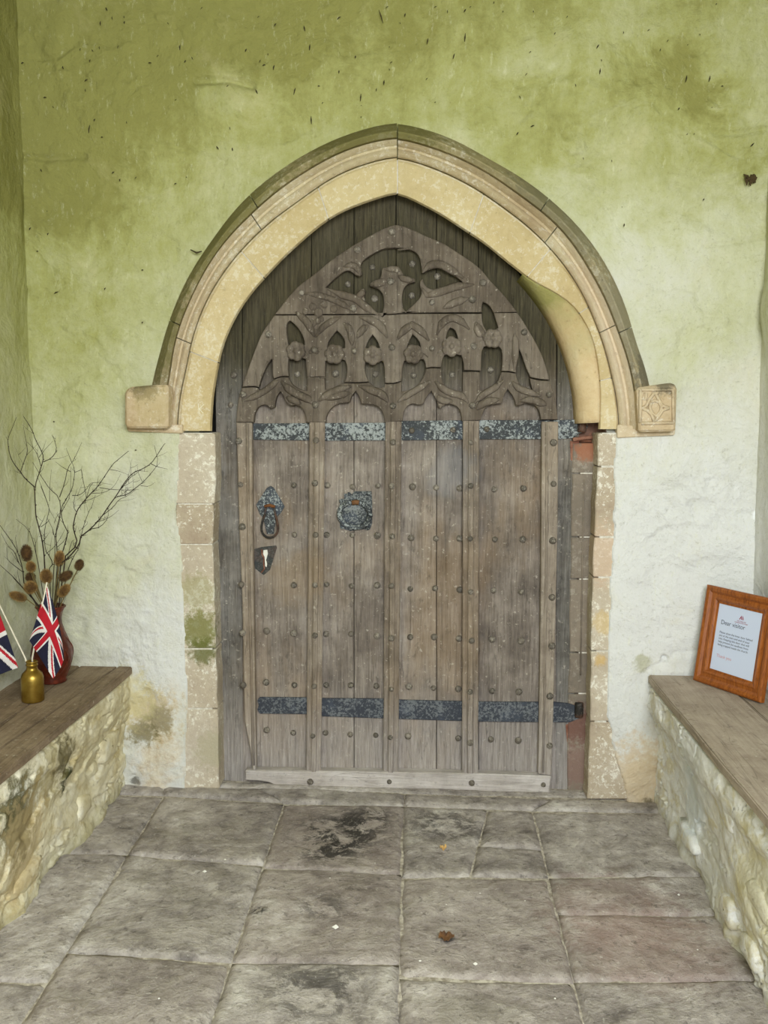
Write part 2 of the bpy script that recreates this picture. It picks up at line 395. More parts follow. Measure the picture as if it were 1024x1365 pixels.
def bench_mat(name, left):
    m = M(name, .93, spec=.12); x, y, z = m.xyz()
    n1 = m.noise(3.2, 5, .65, dist=.7); n2 = m.noise(22, 6, .7); n3 = m.noise(9, 6, .65, vec=m.vec((1, 1, 1.6), (4, 2, 1)), dist=.5)
    if left:
        c = m.ramp(m.math('ADD', m.math('MULTIPLY', n1, .6), m.math('MULTIPLY', n2, .4)), [(.34, (190,174,134)), (.45, (216,206,172)), (.55, (228,221,196)), (.66, (236,233,218))])
        c = m.mix(m.math('MULTIPLY', m.step(n3, .56, .66), .5), c, (190, 170, 114))
        c = m.mix(m.math('MULTIPLY', m.step(n3, .66, .72), .6), c, (108, 98, 48))
    else:
        c = m.ramp(m.math('ADD', m.math('MULTIPLY', n1, .6), m.math('MULTIPLY', n2, .4)), [(.34, (216,208,188)), (.45, (232,229,220)), (.55, (240,240,238)), (.66, (244,246,248))])
        c = m.mix(m.math('MULTIPLY', m.step(n3, .50, .62), .55), c, (214, 202, 156))
        c = m.mix(m.math('MULTIPLY', m.step(n1, .60, .68), .4), c, (176, 152, 128))
    c = m.mix(m.math('MULTIPLY', m.step(m.noise(45, 7, .8), .56, .66), .4), c, (140, 122, 92))
    low = m.math('SUBTRACT', 1, m.step(m.math('ADD', z, m.math('MULTIPLY', n2, .12)), .02, .16))
    c = m.mix(m.math('MULTIPLY', low, .5), c, (124, 122, 74) if left else (146, 140, 118))
    cav = m.math('SUBTRACT', 1, m.step(m.noise(14, 7, .75, dist=.8), .30, .39))
    c = m.mix(m.math('MULTIPLY', cav, .55), c, (104, 84, 60))
    if left:
        for p, r, cc, k in ((atz(22,1095,.3), .12, (64,66,30), .95), (atz(105,1040,.28), .06, (48,56,26), .95), (atz(75,1020,.38), .11, (150,136,88), .5), (atz(50,1065,.32), .07, (140,126,80), .5), (atz(35,1130,.2), .16, (204,182,138), .5), (atz(95,1010,.38), .07, (74,66,38), .7)):
            c = m.mix(m.math('MULTIPLY', m.blob(p, r*1.4, n2, .9), k), c, cc)
    else:
        for p, r, cc, k in ((atz(905,1060,.25), .13, (222,228,232), .85), (atz(985,1190,.25), .15, (206,194,140), .5), (atz(950,1010,.42), .14, (228,228,226), .85), (atz(930,1160,.1), .12, (222,222,216), .7)):
            c = m.mix(m.math('MULTIPLY', m.blob(p, r*1.4, n2, .7), k), c, cc)
    m.bump(n1, .02, .6); m.bump(n3, .010, .7); m.bump(n2, .006, .9); m.bump(m.math('SUBTRACT', 1, cav), .006, .6)
    return m.col(c)
def slab_mat():
    m = M('sandstone_flag', .72, spec=.3)
    n1 = m.noise(2.6, 6, .65, dist=.5); n2 = m.noise(16, 7, .7); n3 = m.noise(70, 4, .7)
    r = m.rnd()
    v = m.math('ADD', m.math('MULTIPLY', n1, .55), m.math('MULTIPLY', n2, .45))
    c = m.ramp(v, [(.37, (116,109,105)), (.46, (160,152,146)), (.54, (190,182,175)), (.63, (222,216,209))])
    c = m.mix(m.math('MULTIPLY', m.step(r, .45, 1), .3), c, (168, 150, 142))
    c = m.mix(m.math('MULTIPLY', m.step(m.noise(5, 6, .7, vec=m.vec((1,1,1),(9,4,2)), dist=.8), .54, .64), .35), c, (172, 164, 152))
    c = m.mix(m.math('MULTIPLY', m.step(m.noise(4, 4, .6, vec=m.vec((1,1,1),(2,7,2))), .56, .7), .3), c, (140, 136, 118))
    fine = m.noise(11, 7, .75, dist=.6)
    for p, rr, k in ((atz(455,1110), .20, .95), (atz(440,1135), .12, .9), (atz(590,1100), .16, .7), (atz(490,1090), .12, .8), (atz(420,1320), .16, .7), (atz(430,1210), .09, .6), (atz(345,1215), .03, .9), (atz(595,1252), .03, 1), (atz(640,1110), .1, .4)):
        b = m.math('MULTIPLY', m.blob(p, rr*1.3, fine, .9), m.step(fine, .44, .56))
        c = m.mix(m.math('MULTIPLY', b, k), c, (50, 47, 45))
    for p, rr in ((atz(990,1180), .02), (atz(820,1210), .30), (atz(860,1260), .3)):
        c = m.mix(m.math('MULTIPLY', m.blob(p, rr, n2, .6), .35), c, (158, 130, 120))
    c = m.mix(m.math('MULTIPLY', m.step(n3, .60, .68), .5), c, (218, 213, 204))
    c = m.mix(m.math('MULTIPLY', m.step(m.noise(34, 7, .8, vec=m.vec((1,1,1),(4,4,4))), .55, .63), .55), c, (88, 82, 76))
    m.bump(n1, .03, .8); m.bump(n2, .012, .9); m.bump(n3, .002, .8); m.bump(fine, .012, .9)
    m.put(m.b.inputs['Roughness'], m.ramp(n2, [(.3, .55), (.7, .85)]))
    return m.col(c)
m_benchL = bench_mat('flaking_limewash_ochre', True); m_benchR = bench_mat('flaking_limewash_white', False); m_slab = slab_mat()

# ================================================================== STRUCTURE
def lerpx(pa, pb):
    a, b = at(*pa), at(*pb)
    return lambda z: a.x+(b.x-a.x)*(z-a.z)/(b.z-a.z)
XL = lerpx((21, 0), (46, 640)); XR = lerpx((1024, 250), (1005, 800))
ZT = 3.45
CEN = (530.0, 575.0)
def polar(pts):
    a = []
    for x, y in pts: a.append((math.degrees(math.atan2(CEN[1]-y, x-CEN[0])), math.hypot(x-CEN[0], y-CEN[1])))
    return sorted(a)
def smooth_r(tab):
    A = np.array([t[0] for t in tab]); R = np.array([t[1] for t in tab])
    from numpy import interp
    def f(th):
        # locally smoothed radius, kept sharp at the apex (90 degrees)
        s = 0; n = 0
        for d in (-3, -1.5, 0, 1.5, 3):
            t = th+d
            if (t-90)*(th-90) < 0: t = 90
            s += interp(t, A, R); n += 1
        return s/n
    return f
c0L = [(282,576),(284,551),(290,502),(301,454),(323,410),(360,365),(397.5,328),(449,287),(494,269),(530,258)]
c0R = [(530,258),(558,272),(615,306),(672,348),(707,376),(733,388),(764,409),(787,447),(796,493),(798,550),(797,576)]
c1L = [(243,576),(249,491),(258,447),(275,402),(308,350),(345.5,309.6),(397.5,269),(457,230),(526,209)]
c1R = [(526,209),(596,232),(672,278),(726,323),(764,371),(794,432),(813,493),(825,576)]
c2L = [(221,576),(227,502),(236,447),(256.5,395),(290,335.5),(338,283.6),(401,233.5),(468,198),(526,184)]
c2R = [(526,184),(577,198),(634,222),(691,260),(748,306),(787,363),(821,436),(840,493),(848,576)]
c3L = [(198,576),(204.5,502.5),(212,476.5),(227,424.6),(249,373),(282.5,321),(327,265),(382.6,220.5),(457,181.5),(526,163)]
c3R = [(526,163),(596,182),(653,213),(729,262),(787,321),(825,386),(847,455),(865,508),(872,576)]
CU = []
for l, r in ((c0L, c0R), (c1L, c1R), (c2L, c2R), (c3L, c3R)):
    CU.append((smooth_r(polar(l)), smooth_r(polar(r))))
def cpt(k, th, frac=0.0, k2=None, off=0.0):
    side = 0 if th >= 90 else 1
    if k2 is None: r = CU[k][side](th)
    else: r = CU[k][side](th)*(1-frac)+CU[k2][side](th)*frac
    r += off
    a = math.radians(th)
    return (CEN[0]+r*math.cos(a), CEN[1]-r*math.sin(a))
# door boards edge (right side shows behind the cut stone)
bR = [(530,250),(600,290),(660,338),(690,363),(710,386),(737,424),(756,466),(767,504),(773,546),(773,616)]

# ---- back wall: lime plaster with the doorway opening
NX, NZ = 430, 470
zz = np.linspace(-.02, ZT, NZ); uu = np.linspace(-.018, 1.018, NX)
ZG, UG = np.meshgrid(zz, uu, indexing='ij')
XG = XL(ZG)+(XR(ZG)-XL(ZG))*UG
hh = .016*fbm(XG*1.6, ZG*1.8, 3, 1)+.012*fbm(XG*4.5, ZG*6, 4, 2)+.0035*fbm(XG*22, ZG*26, 4, 3)
hh += .012*np.maximum(fbm(XG*3+5, ZG*7, 4, 8), 0)+.006*sst(.0, .06, fbm(XG*2.4+9, ZG*3.2, 5, 88, .6))
P2 = lambda L: [(at(x, y).x, at(x, y).z) for x, y in L]
for pl, w, d in (([(0,197),(30,208),(62,211),(112,208)], .010, .014), ([(52,77),(75,76),(95,62)], .006, .012), ([(262,108),(300,106),(335,114)], .014, .022),
                 ([(1024,170),(990,177),(955,178)], .009, .012), ([(940,328),(985,322),(1024,314)], .006, .010), ([(205,190),(250,200),(300,215)], .008, .007),
                 ([(150,212),(165,220),(190,205)], .006, .008), ([(930,178),(985,210),(1024,205)], .006, .006), ([(700,110),(735,100),(760,95)], .02, .010),
                 ([(695,160),(720,130),(740,128)], .010, .008), ([(640,445),(640,450)], .01, .0), ([(860,895),(905,870),(935,868)], .005, .006),
                 ([(180,845),(230,842),(240,838)], .004, .004), ([(940,420),(985,425),(1000,438)], .006, .006), ([(790,250),(815,285),(835,318)], .006, .006),
                 ([(120,250),(160,255),(210,262)], .010, .006), ([(948,118),(960,108),(975,120),(962,140),(948,130)], .008, .008)):
    hh += d*np.exp(-(segdist(XG, ZG, P2(pl))/w)**2)
hh -= .012*np.exp(-(((XG-at(300,150).x)/.12)**2+((ZG-at(300,150).z)/.07)**2))
# dug-out hole on the right above the bench and flaked area low on the left
hh += .03*np.exp(-(np.hypot(XG-at(887,878).x, ZG-at(887,878).z)/.012)**4)
fl = np.exp(-(((XG-at(205,960).x)/.10)**2+((ZG-at(205,960).z)/.14)**2)); hh += fl*(.012+.02*fbm(XG*14, ZG*14, 4, 31))
low = sst(.5, .05, ZG)*sst(-.1, .5, fbm(XG*5, ZG*5, 3, 12)); hh += low*(.006+.008*fbm(XG*20, ZG*20, 3, 13))
# ragged plaster edge beside the jamb stones
edgeL = lambda z: np.interp(z, [0, .4, .62, 1.0, 1.1, 1.2, 1.45, 1.6], [at(246,1045).x, at(251,930).x, at(247,870).x, at(243,735).x, at(234,715).x, at(237,665).x, at(240,580).x, at(240,575).x])
edgeR = lambda z: np.interp(z, [0, .35, .8, 1.2, 1.45, 1.6], [at(835,1060).x, at(809,950).x, at(812,810).x, at(818,690).x, at(822,590).x, at(822,575).x])
rag = .010*fbm(ZG*14, XG*6, 4, 20)
inL = sst(0, .006, XG-(edgeL(ZG)+rag)); inR = sst(0, .006, (edgeR(ZG)+rag)-XG)
inside = np.minimum(inL, inR)*(ZG < 1.56)
near = np.minimum(sst(-.18, -.06, XG-edgeL(ZG)), sst(-.18, -.06, edgeR(ZG)-XG))*sst(1.62, 1.50, ZG)
hh = hh*(1-near)+near*(-.006+.002*fbm(XG*20, ZG*20, 3, 4))
ring = [P2([cpt(1, t)])[0] for t in np.linspace(-2, 182, 80)]
archd = segdist(XG, ZG, [P2([cpt(3, t, off=-6)])[0] for t in np.linspace(0, 180, 60)])
k = np.exp(-(archd/.07)**2)*(ZG > 1.45); hh = hh*(1-k)+k*.004
hh = hh*(1-inside)+inside*.05
under = inpoly(XG, ZG, [P2([cpt(3, t, off=-7)])[0] for t in np.linspace(180, 0, 90)]) & (ZG > 1.45)
hh = np.where(under, .06, hh)
PX = np.stack([XG, hh, ZG], 2)
hole = [P2([(292, 1100)])[0], P2([(262, 1100)])[0], P2([(262, 620)])[0]]
hole = [P2([(262, 1120)])[0]]+[P2([cpt(0, t, .5, 1)])[0] for t in np.linspace(180, 0, 80)]+[P2([(800, 1120)])[0]]
keep = ~inpoly(XG, ZG, hole)
wb = gridmesh('wall_back', PX, m_plaster, keep=keep, flip=True); tag(wb, kind='structure')
# ---- side walls
LEN = 4.75
for nm, XF, sg in (('wall_left', XL, 1), ('wall_right', XR, -1)):
    yy = -np.concatenate([np.linspace(-.02, .9, 90), np.linspace(.92, LEN, 90)]); z2 = np.linspace(-.02, ZT, 200)
    Z2, Y2 = np.meshgrid(z2, yy, indexing='ij')
    dx = .016*fbm(Y2*2, Z2*1.8, 4, 41)+.006*fbm(Y2*8, Z2*9, 4, 42)
    if sg < 0: dx += .03*np.exp(-((Z2-1.9)/.12)**2)*sst(-.5, 0, Y2)
    dx *= sst(0.0, .05, -Y2)
    g = gridmesh(nm, np.stack([XF(Z2)+sg*dx, Y2, Z2], 2), m_plaster, flip=(sg < 0)); tag(g, kind='structure')
box('ceiling', (-1.8, -LEN, ZT-.02), (1.8, .1, ZT+.1), m_plaster)['kind'] = 'structure'
wf = empty('wall_front', (0, -LEN, 0)); tag(wf, kind='structure')
box('wall_panel', (-1.9, -LEN-.15, -.02), (-.95, -LEN, ZT), m_plaster, wf); box('wall_panel', (1.05, -LEN-.15, -.02), (1.9, -LEN, ZT), m_plaster, wf)
box('wall_panel', (-.95, -LEN-.15, 2.85), (1.05, -LEN, ZT), m_plaster, wf)
# dried bits stuck on the plaster
bits = []
def bit(x, y, l, a, w=.0025):
    p = at(x, y, -.004); d = Vector((math.cos(a), 0, math.sin(a)))*l*.5
    bits.append(tubemesh([p-d, p+Vector((0, -.004, 0)), p+d], [w*.4, w, w*.3], 4))
for x, y, l, a in ((240,63,.02,1.5),(142,12,.014,2),(200,84,.012,0),(247,82,.01,1),(115,107,.014,.5),(120,81,.01,1.4),(134,31,.016,1.5),(166,30,.01,1.4),(367,33,.012,.9),(452,24,.016,.6),(406,38,.02,1.8),(413,63,.022,1.5),
    (328,67,.012,1.1),(365,90,.018,1.3),(352,87,.012,.3),(342,122,.018,2),(393,121,.03,1.3),(415,160,.03,1.6),(425,115,.01,0),(481,130,.026,1.5),(452,96,.012,1.5),(474,76,.01,1.5),(119,172,.03,1.4),(126,160,.01,1),(136,183,.008,0),
    (151,230,.012,.6),(290,197,.014,2.2),(310,199,.012,1.6),(343,206,.008,0),(296,240,.006,0),(234,245,.008,.3),(84,90,.012,1.8),(55,227,.012,2),(160,240,.01,1.5),(455,175,.02,.2),(620,50,.03,1.5),(570,55,.02,1.4),(605,75,.02,1.3),(508,22,.05,1.9),(512,110,.018,1.5),
    (620,170,.01,1),(655,240,.008,0),(690,178,.012,1),(720,243,.016,1.3),(748,250,.012,1.8),(797,62,.016,1),(800,95,.02,1.5),(832,300,.012,1.5),(820,312,.01,1),(824,322,.01,1.6),(915,105,.025,1.4),(946,105,.022,1.4),(1003,193,.018,.8),(963,115,.008,0),
    (938,266,.008,1),(905,145,.01,1),(190,360,.008,0),(60,130,.012,0),(30,84,.01,.3),(72,562,.008,0),(181,600,.008,0),(620,14,.012,1),(540,20,.012,1.4),(75,390,.02,.4),(40,305,.012,1),(64,312,.01,1),(50,335,.008,0),(140,385,.01,1),(190,430,.008,1),(710,168,.015,.4),(806,395,.015,.2),(812,405,.02,1)):
    bit(x, y, l, a)
for _ in range(70):
    bit(random.uniform(50, 960), random.choice([random.uniform(0, 150), random.uniform(0, 320)]), random.uniform(.003, .012), random.uniform(.4, 2.4), .0015)
bits = [b for b in bits if not (lambda q: math.hypot(q[0]-530, q[1]-575) < 415 and q[1] > 165 and abs(q[0]-530) < 300)(proj(b[0][0]))]
V, Fc = merge(bits)
m_bit = plain('dried_debris', (44,38,20), .9, c2=(70,60,34))
mk('stuck_debris', V, Fc, m_bit, wb)['kind'] = 'stuff'
# twiggy scrap on the hood at the left, old nest scrap on the right wall
def scrap(name, pts, r, par=wb, mat=m_bit):
    return tube(name, [at(x, y, Y) for x, y, Y in pts], r, mat, par, 5)
scrap('stuck_twig', [(254,333,-.02),(262,337,-.03),(269,335,-.03)], [.002,.004,.002])
V = []; Fc = []
rr = random.Random(3); nest = []
for i in range(16):
    a = rr.uniform(0, 6.28); c = at(1000+rr.uniform(-6, 6), 239+rr.uniform(-4, 4), -.012)
    nest.append(tubemesh([c-Vector((math.cos(a), 0, math.sin(a)))*.014, c+Vector((0, -.012, 0)), c+Vector((math.cos(a), 0, math.sin(a)))*.014], [.002, .006, .002], 5))
V, Fc = merge(nest); mk('mud_nest_scrap', V, Fc, plain('dried_mud', (84,68,40), .95, c2=(58,46,26)), wb)

# ---- stone door surround
sur = empty('trim_1', at(530, 1058)); tag(sur, 'pointed limestone doorway surround with hood mould framing the oak door', 'door surround', kind='structure')
def sweep(name, ths, prof, mat):
    """prof: list of (k, frac, k2, off, Y) from inner to outer; closed solid between the angles"""
    V = []; m = len(prof)
    for t in ths:
        for (kk, fr, k2, off, Y) in prof:
            x, y = cpt(kk, t, fr, k2, off)
            V.append(at(x, y, Y))
    Fc = []
    for i in range(len(ths)-1):
        for j in range(m):
            Fc.append((i*m+j, i*m+(j+1) % m, (i+1)*m+(j+1) % m, (i+1)*m+j))
    Fc.append(tuple(range(m))); Fc.append(tuple(range((len(ths)-1)*m+m-1, (len(ths)-1)*m-1, -1)))
    o = mk(name, V, Fc, mat, sur); fixn(o)
    bm = bmesh.new(); bm.from_mesh(o.data); bmesh.ops.triangulate(bm, faces=[f for f in bm.faces if len(f.verts) > 4]); bm.to_mesh(o.data); bm.free()
    o.data.shade_smooth(); o.data.set_sharp_from_angle(angle=math.radians(35)); return o
ringp = [(0,0,None,2,.15), (0,0,None,0,.016), (0,0,None,3,.001), (0,.5,1,0,0), (0,.9,1,0,0), (0,.985,1,0,.010), (1,0,None,0,.12)]
mouldp = [(1,0,None,0.4,.12), (1,0,None,0.4,.010), (1,.14,2,0,-.004), (1,.30,2,0,-.012), (1,.42,2,0,-.008), (1,.50,2,0,.004), (1,.62,2,0,.002), (1,.74,2,0,-.014), (1,.98,2,0,-.030), (2,0,None,-.4,.10)]
hoodp = [(2,0,None,0,.10), (2,0,None,0,-.034), (2,.10,3,0,-.058), (2,.42,3,0,-.072), (2,.52,3,0,-.070), (2,.80,3,0,-.030), (3,0,None,0,.006), (3,0,None,0,.10)]
def segs(cuts, gap=.12):
    for a, b in zip(cuts[:-1], cuts[1:]):
        yield np.linspace(a-gap, b+gap, max(3, int(abs(a-b)/2.0)))
for th in segs([180, 159, 131, 108, 90.0, 70, 50, 33, 14, 0.5]): sweep('voussoir', th, ringp, m_arch)
for th in segs([180, 157, 124, 90.0, 52, 26, 0.5], .10): sweep('arch_moulding', th, mouldp, m_mould)
for th in segs([170.5, 154, 122, 90.0, 57, 24, 9.5], .10): sweep('hood_mould', th, hoodp, m_hood)
# thin mortar behind the joints
def band(name, k0, k1, Y0, Y1, mat):
    V = []; ths = np.linspace(179.5, .8, 90)
    for t in ths:
        for kk, off, Y in ((k0, 3, Y0), (k1, -2, Y0), (k1, -2, Y1), (k0, 3, Y1)):
            x, y = cpt(kk, t, off=off); V.append(at(x, y, Y))
    Fc = [(i*4+j, i*4+(j+1) % 4, (i+1)*4+(j+1) % 4, (i+1)*4+j) for i in range(89) for j in range(4)]
    fixn(mk(name, V, Fc, mat, sur, smooth=False))
band('mortar_joint', 0, 1, .006, .11, m_mortar)
# cut-back right side filled with smooth buff mortar
ths = np.linspace(51.5, 2.5, 36); V = []
edge = smooth_r(polar(bR+[(773,560)]))
for t in ths:
    a = math.radians(t); ro = CU[0][1](t)+1; ri = min(edge(t)-2, ro-1.2)
    ro2 = ro*.5+ri*.5
    for r, Y in ((ro, .004), (ro*.8+ri*.2, .010), (ro*.35+ri*.65, .020), (ri, .052), (ri-9, .128), (ro+1, .2)):
        V.append(at(CEN[0]+r*math.cos(a), CEN[1]-r*math.sin(a), Y))
Fc = [(i*6+j, i*6+(j+1) % 6, (i+1)*6+(j+1) % 6, (i+1)*6+j) for i in range(len(ths)-1) for j in range(6)]+[(0,1,2,3,4,5), tuple(range(len(V)-1, len(V)-7, -1))]
rp = fixn(mk('mortar_repair', V, Fc, m_repair, sur, smooth=True)); tag(rp, 'smooth buff mortar repair on the right side of the arch')
# jambs
jl = [(577,240,282,240,288), ]
def jamb(name, ys, outer, inner, mat, Yf=0.0, Yb=.14, bv=.004, gap=1.3):
    for y0, y1 in zip(ys[:-1], ys[1:]):
        ya, yb = y0+gap/2, y1-gap/2
        n = max(2, int((yb-ya)/14)); Y = np.linspace(ya, yb, n+1)
        jit = [random.uniform(-.8, .8) for _ in Y]
        pts = [(outer(y), y) for y in Y]+[(inner(y)+j, y) for y, j in list(zip(Y, jit))[::-1]]
        prism(name, pts, Yf+random.uniform(-.0015, .0015), Yb, mat, sur, bv)
ipl = lambda xs: (lambda y: float(np.interp(y, [p[0] for p in xs], [p[1] for p in xs])))
jamb('jamb_stone', [577, 672, 726, 865, 945, 1052], ipl([(577,233),(1060,239)]), ipl([(577,287),(640,288),(680,284.5),(730,284),(800,286),(870,288),(950,290),(1050,292)]), m_jamb)
jamb('jamb_stone', [577, 622, 716, 770, 868, 962, 1066], ipl([(577,827),(700,824),(800,818),(900,816),(960,817),(1070,842)]), ipl([(577,797),(616,797),(700,793),(850,788.5),(960,787),(1066,783)]), m_jamb)
prism('mortar_joint', [(236,577),(283,577),(283,1045),(242,1045)], .003, .13, m_mortar, sur, 0)
prism('mortar_joint', [(803,577),(824,577),(808,960),(828,1062),(790,1062)], .003, .13, m_mortar, sur, 0)
jamb('rebate_stone', [470, 547], ipl([(470,800),(547,806)]), ipl([(470,770),(547,771)]), m_rebate, .10, .2)
jamb('rebate_stone', [590, 631, 716, 772, 870, 925, 1062], ipl([(548,810),(1070,800)]), ipl([(548,764),(1062,756)]), m_rebate, .105, .2)
jamb('rebate_stone', [547, 590], ipl([(548,810),(590,808)]), ipl([(548,758),(590,758)]), m_rebate, .135, .2)
# a thin ridge down the rebate stone
prism('mortar_joint', [(774,600),(803,600),(800,1060),(770,1060)], .108, .19, m_mortar, sur, 0)
tube('rebate_bead', [at(779,640,.104), at(777,720,.104), at(774,900,.104)], .0035, m_rebate, sur, 6)
# label stops
def stop(px, slab, lab):
    o = prism('label_stop', px, -.080, .03, m_stop, sur, .008)
    l = prism('stop_ledge', slab, -.018, .03, m_stop, sur, .004)
    tag(o, lab); return o
s1 = stop([(166,522),(172,516),(205,513),(224,513),(224,571),(170,571),(166,567)], [(168,566),(243,566),(243,578),(170,575)], 'blank left label stop, worn smooth with dark top')
s2 = stop([(849,517),(897,510),(903,516),(901,575),(852,576)], [(823,566),(901,570),(900,580),(823,584)], 'right label stop carved with a four-pointed flower')
# carving on the right stop
crv = []
c8 = lambda L: [(820+a/10.24, 500+b/10.24) for a, b in L]
for L in ([(545,235),(470,330),(430,420),(365,455)], [(365,455),(440,480),(500,540),(535,640)], [(535,640),(600,560),(650,480),(740,450)], [(740,450),(650,420),(600,340),(545,235)],
          [(490,370),(545,350),(600,370),(635,430),(620,500),(560,560),(510,520),(475,450),(490,370)], [(500,240),(545,255),(600,235)], [(380,230),(350,320),(420,330),(430,240)], [(360,200),(780,200)], [(360,660),(800,650)], [(790,200),(800,650)], [(350,200),(345,650)]):
    crv.append(tubemesh([at(x, y, -.081) for x, y in c8(L)], .0065, 6, .8))
V, Fc = merge(crv); fixn(mk('carved_flower', V, Fc, m_stop, s2, smooth=True))
# scratched K on the left jamb
m_scr = plain('pale_scratch', (226,220,196), .9)
kk = [[(264,538),(266,552)], [(272,539),(265,545.5)], [(265.5,545),(271,551)]]
V, Fc = merge([tubemesh([at(x, y, -.0005) for x, y in L], .0014, 5, .6) for L in kk]); tag(mk('scratched_letter', V, Fc, m_scr, sur), 'pale letter K scratched in the stone')

# ================================================================== THE DOOR
door = empty('door_1', at(530, 1050, .1)); tag(door, 'weathered pointed oak church door with carved tracery, iron studs and two strap hinges', 'door', kind='structure')
YB, YT, YN = .112, .066, .066
outer = smooth_r(polar([(272,576),(276,540),(284,500),(296,450),(318,405),(355,360),(393,322),(445,280),(492,262),(526,252)]))
def topy(x):
    # board head following the arch (photo pixels)
    best = None
    for t in np.linspace(1, 179, 357):
        r = outer(t) if t >= 90 else edge(t)
        px = CEN[0]+r*math.cos(math.radians(t)); py = CEN[1]-r*math.sin(math.radians(t))
        if best is None or abs(px-x) < best[0]: best = (abs(px-x), py)
    return best[1]
bxs = [280, 323, 415.5, 472, 528, 582, 617, 638, 742, 772.5]
for i, (a, b) in enumerate(zip(bxs[:-1], bxs[1:])):
    bot = 1046 + (a-290)*.03
    n = 9; xs = np.linspace(b-.45, a+.45, n)
    top = [(x, topy(x)) for x in xs]
    if a == 280: top = [(322.5,399),(316,410),(310,422),(304,436),(299,449),(295,464),(291.5,482),(289,500),(287.5,530),(288,575)]; sides = [(289,700),(291.5,880),(295,1040)]; low_ = [(324,1042)]
    elif b == 772.5: top = [(772.5,618),(772,600),(772,560),(772,545),(770,520),(766,504),(762,485),(756,466),(749,448),(743,434)]; sides = []; low_ = [(741,1058),(763,1058),(766,900)]
    else: sides = []; low_ = [(a+.45, bot), (b-.45, bot)]
    pts = top+sides+low_
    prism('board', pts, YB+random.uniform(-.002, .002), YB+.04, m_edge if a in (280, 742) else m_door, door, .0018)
prism('gap_blackout', [(240,1044),(240,560),(300,360),(450,255),(528,215),(640,265),(760,370),(815,540),(815,1050)], .205, .23, m_black, door, 0)  # added black plate: blocks the sky behind the boards so gaps look dark

# carved tracery (pixel outlines read from the photograph)
def cr(ox, oy, s, L): return [(ox+a/s, oy+b/s) for a, b in L]
A = lambda L: cr(370,290,6.4,L); B = lambda L: cr(520,290,5.689,L)
C = lambda L: cr(300,400,7.877,L); Dd = lambda L: cr(400,400,7.877,L); E = lambda L: cr(520,400,7.877,L); Fq = lambda L: cr(630,400,7.877,L)
Tout = [(366.5,419)]+A([(0,795),(90,680),(180,580),(320,480),(460,360),(640,240),(700,205),(870,110),(960,72)])+[(530,299)]+B([(170,90),(280,145),(400,190),(520,270),(620,335),(700,400),(760,480),(840,560),(900,630),(965,716)])+Fq([(222,130),(190,70),(150,35),(110,20),(98,60),(98,128)])+[(538.5,416.8),(525,418.6),(511,418.6)]
Thole = A([(1005,255),(900,262),(800,315),(720,370),(705,430),(722,480),(700,500),(665,490),(620,450),(570,455),(510,500),(460,545),(412,595),(480,612),(560,645),(620,662),(680,650),(700,615),(735,605),(750,625),(735,670),(760,730),(820,790),(890,835),(908,760),(905,660),(870,615),(830,595),(790,585),(785,560),(815,545),(860,545),(885,500),(890,440),(905,425),(1010,433)])+B([(30,388),(85,398),(105,440),(140,458),(185,460),(190,488),(140,497),(105,535),(90,600),(97,690),(120,712),(190,650),(235,600),(240,560),(225,510),(228,480),(250,462),(255,500),(280,530),(330,550),(430,535),(500,500),(550,488),(500,445),(420,390),(350,370),(300,385),(270,415),(243,418),(235,350),(222,290),(180,250),(100,230),(45,230)])
plate('tracery_board', Tout, [Thole], YT, .044, m_trac, door)
Mout = C([(518,160)])+[(511,419.6),(525,419.6),(538.5,418)]+Fq([(98,142),(100,200),(110,260),(150,330),(210,330),(270,290),(250,220),(224,134),(470,133),(540,230),(620,370),(700,510),(760,660),(810,838),(690,828),(608,808),(560,700),(520,580),(482,495),(466,600),(458,762),(380,745),(306,745),(314,650),(312,520),(270,480),(200,470),(120,490),(95,540),(88,742)])+E([(945,742),(860,738),(777,736),(772,650),(750,580),(650,560),(570,580),(545,640),(537,706),(440,702),(376,712),(372,660),(350,620),(240,620),(150,640),(130,700),(122,846),(60,868),(0,872)])+Dd([(892,870),(888,700),(870,640),(770,630),(690,640),(675,700),(690,790),(722,856),(600,866),(462,862),(492,800),(495,690),(470,630),(370,610),(265,640),(262,808),(170,802),(75,812)])+C([(850,700),(848,620),(750,590),(665,620),(658,700),(667,798),(590,796),(515,824),(497,790),(497,640),(488,615),(430,700),(380,820),(352,915),(310,900),(178,910),(250,700),(330,480),(400,320)])
mh = [C([(682,215),(740,260),(800,340),(832,420),(835,470),(740,480),(665,470),(652,400),(640,300),(650,240)]), Dd([(388,318),(335,380),(290,450),(290,500),(370,520),(470,500),(472,420),(430,360)]), Dd([(762,363),(710,430),(690,500),(765,510),(838,500),(815,430)]),
      E([(237,358),(200,430),(180,495),(250,505),(322,495),(312,440),(275,390)]), E([(630,288),(600,340),(588,405),(650,420),(715,405),(692,330),(665,300)])]
plate('tracery_board', Mout, mh, YT, .044, m_trac, door)
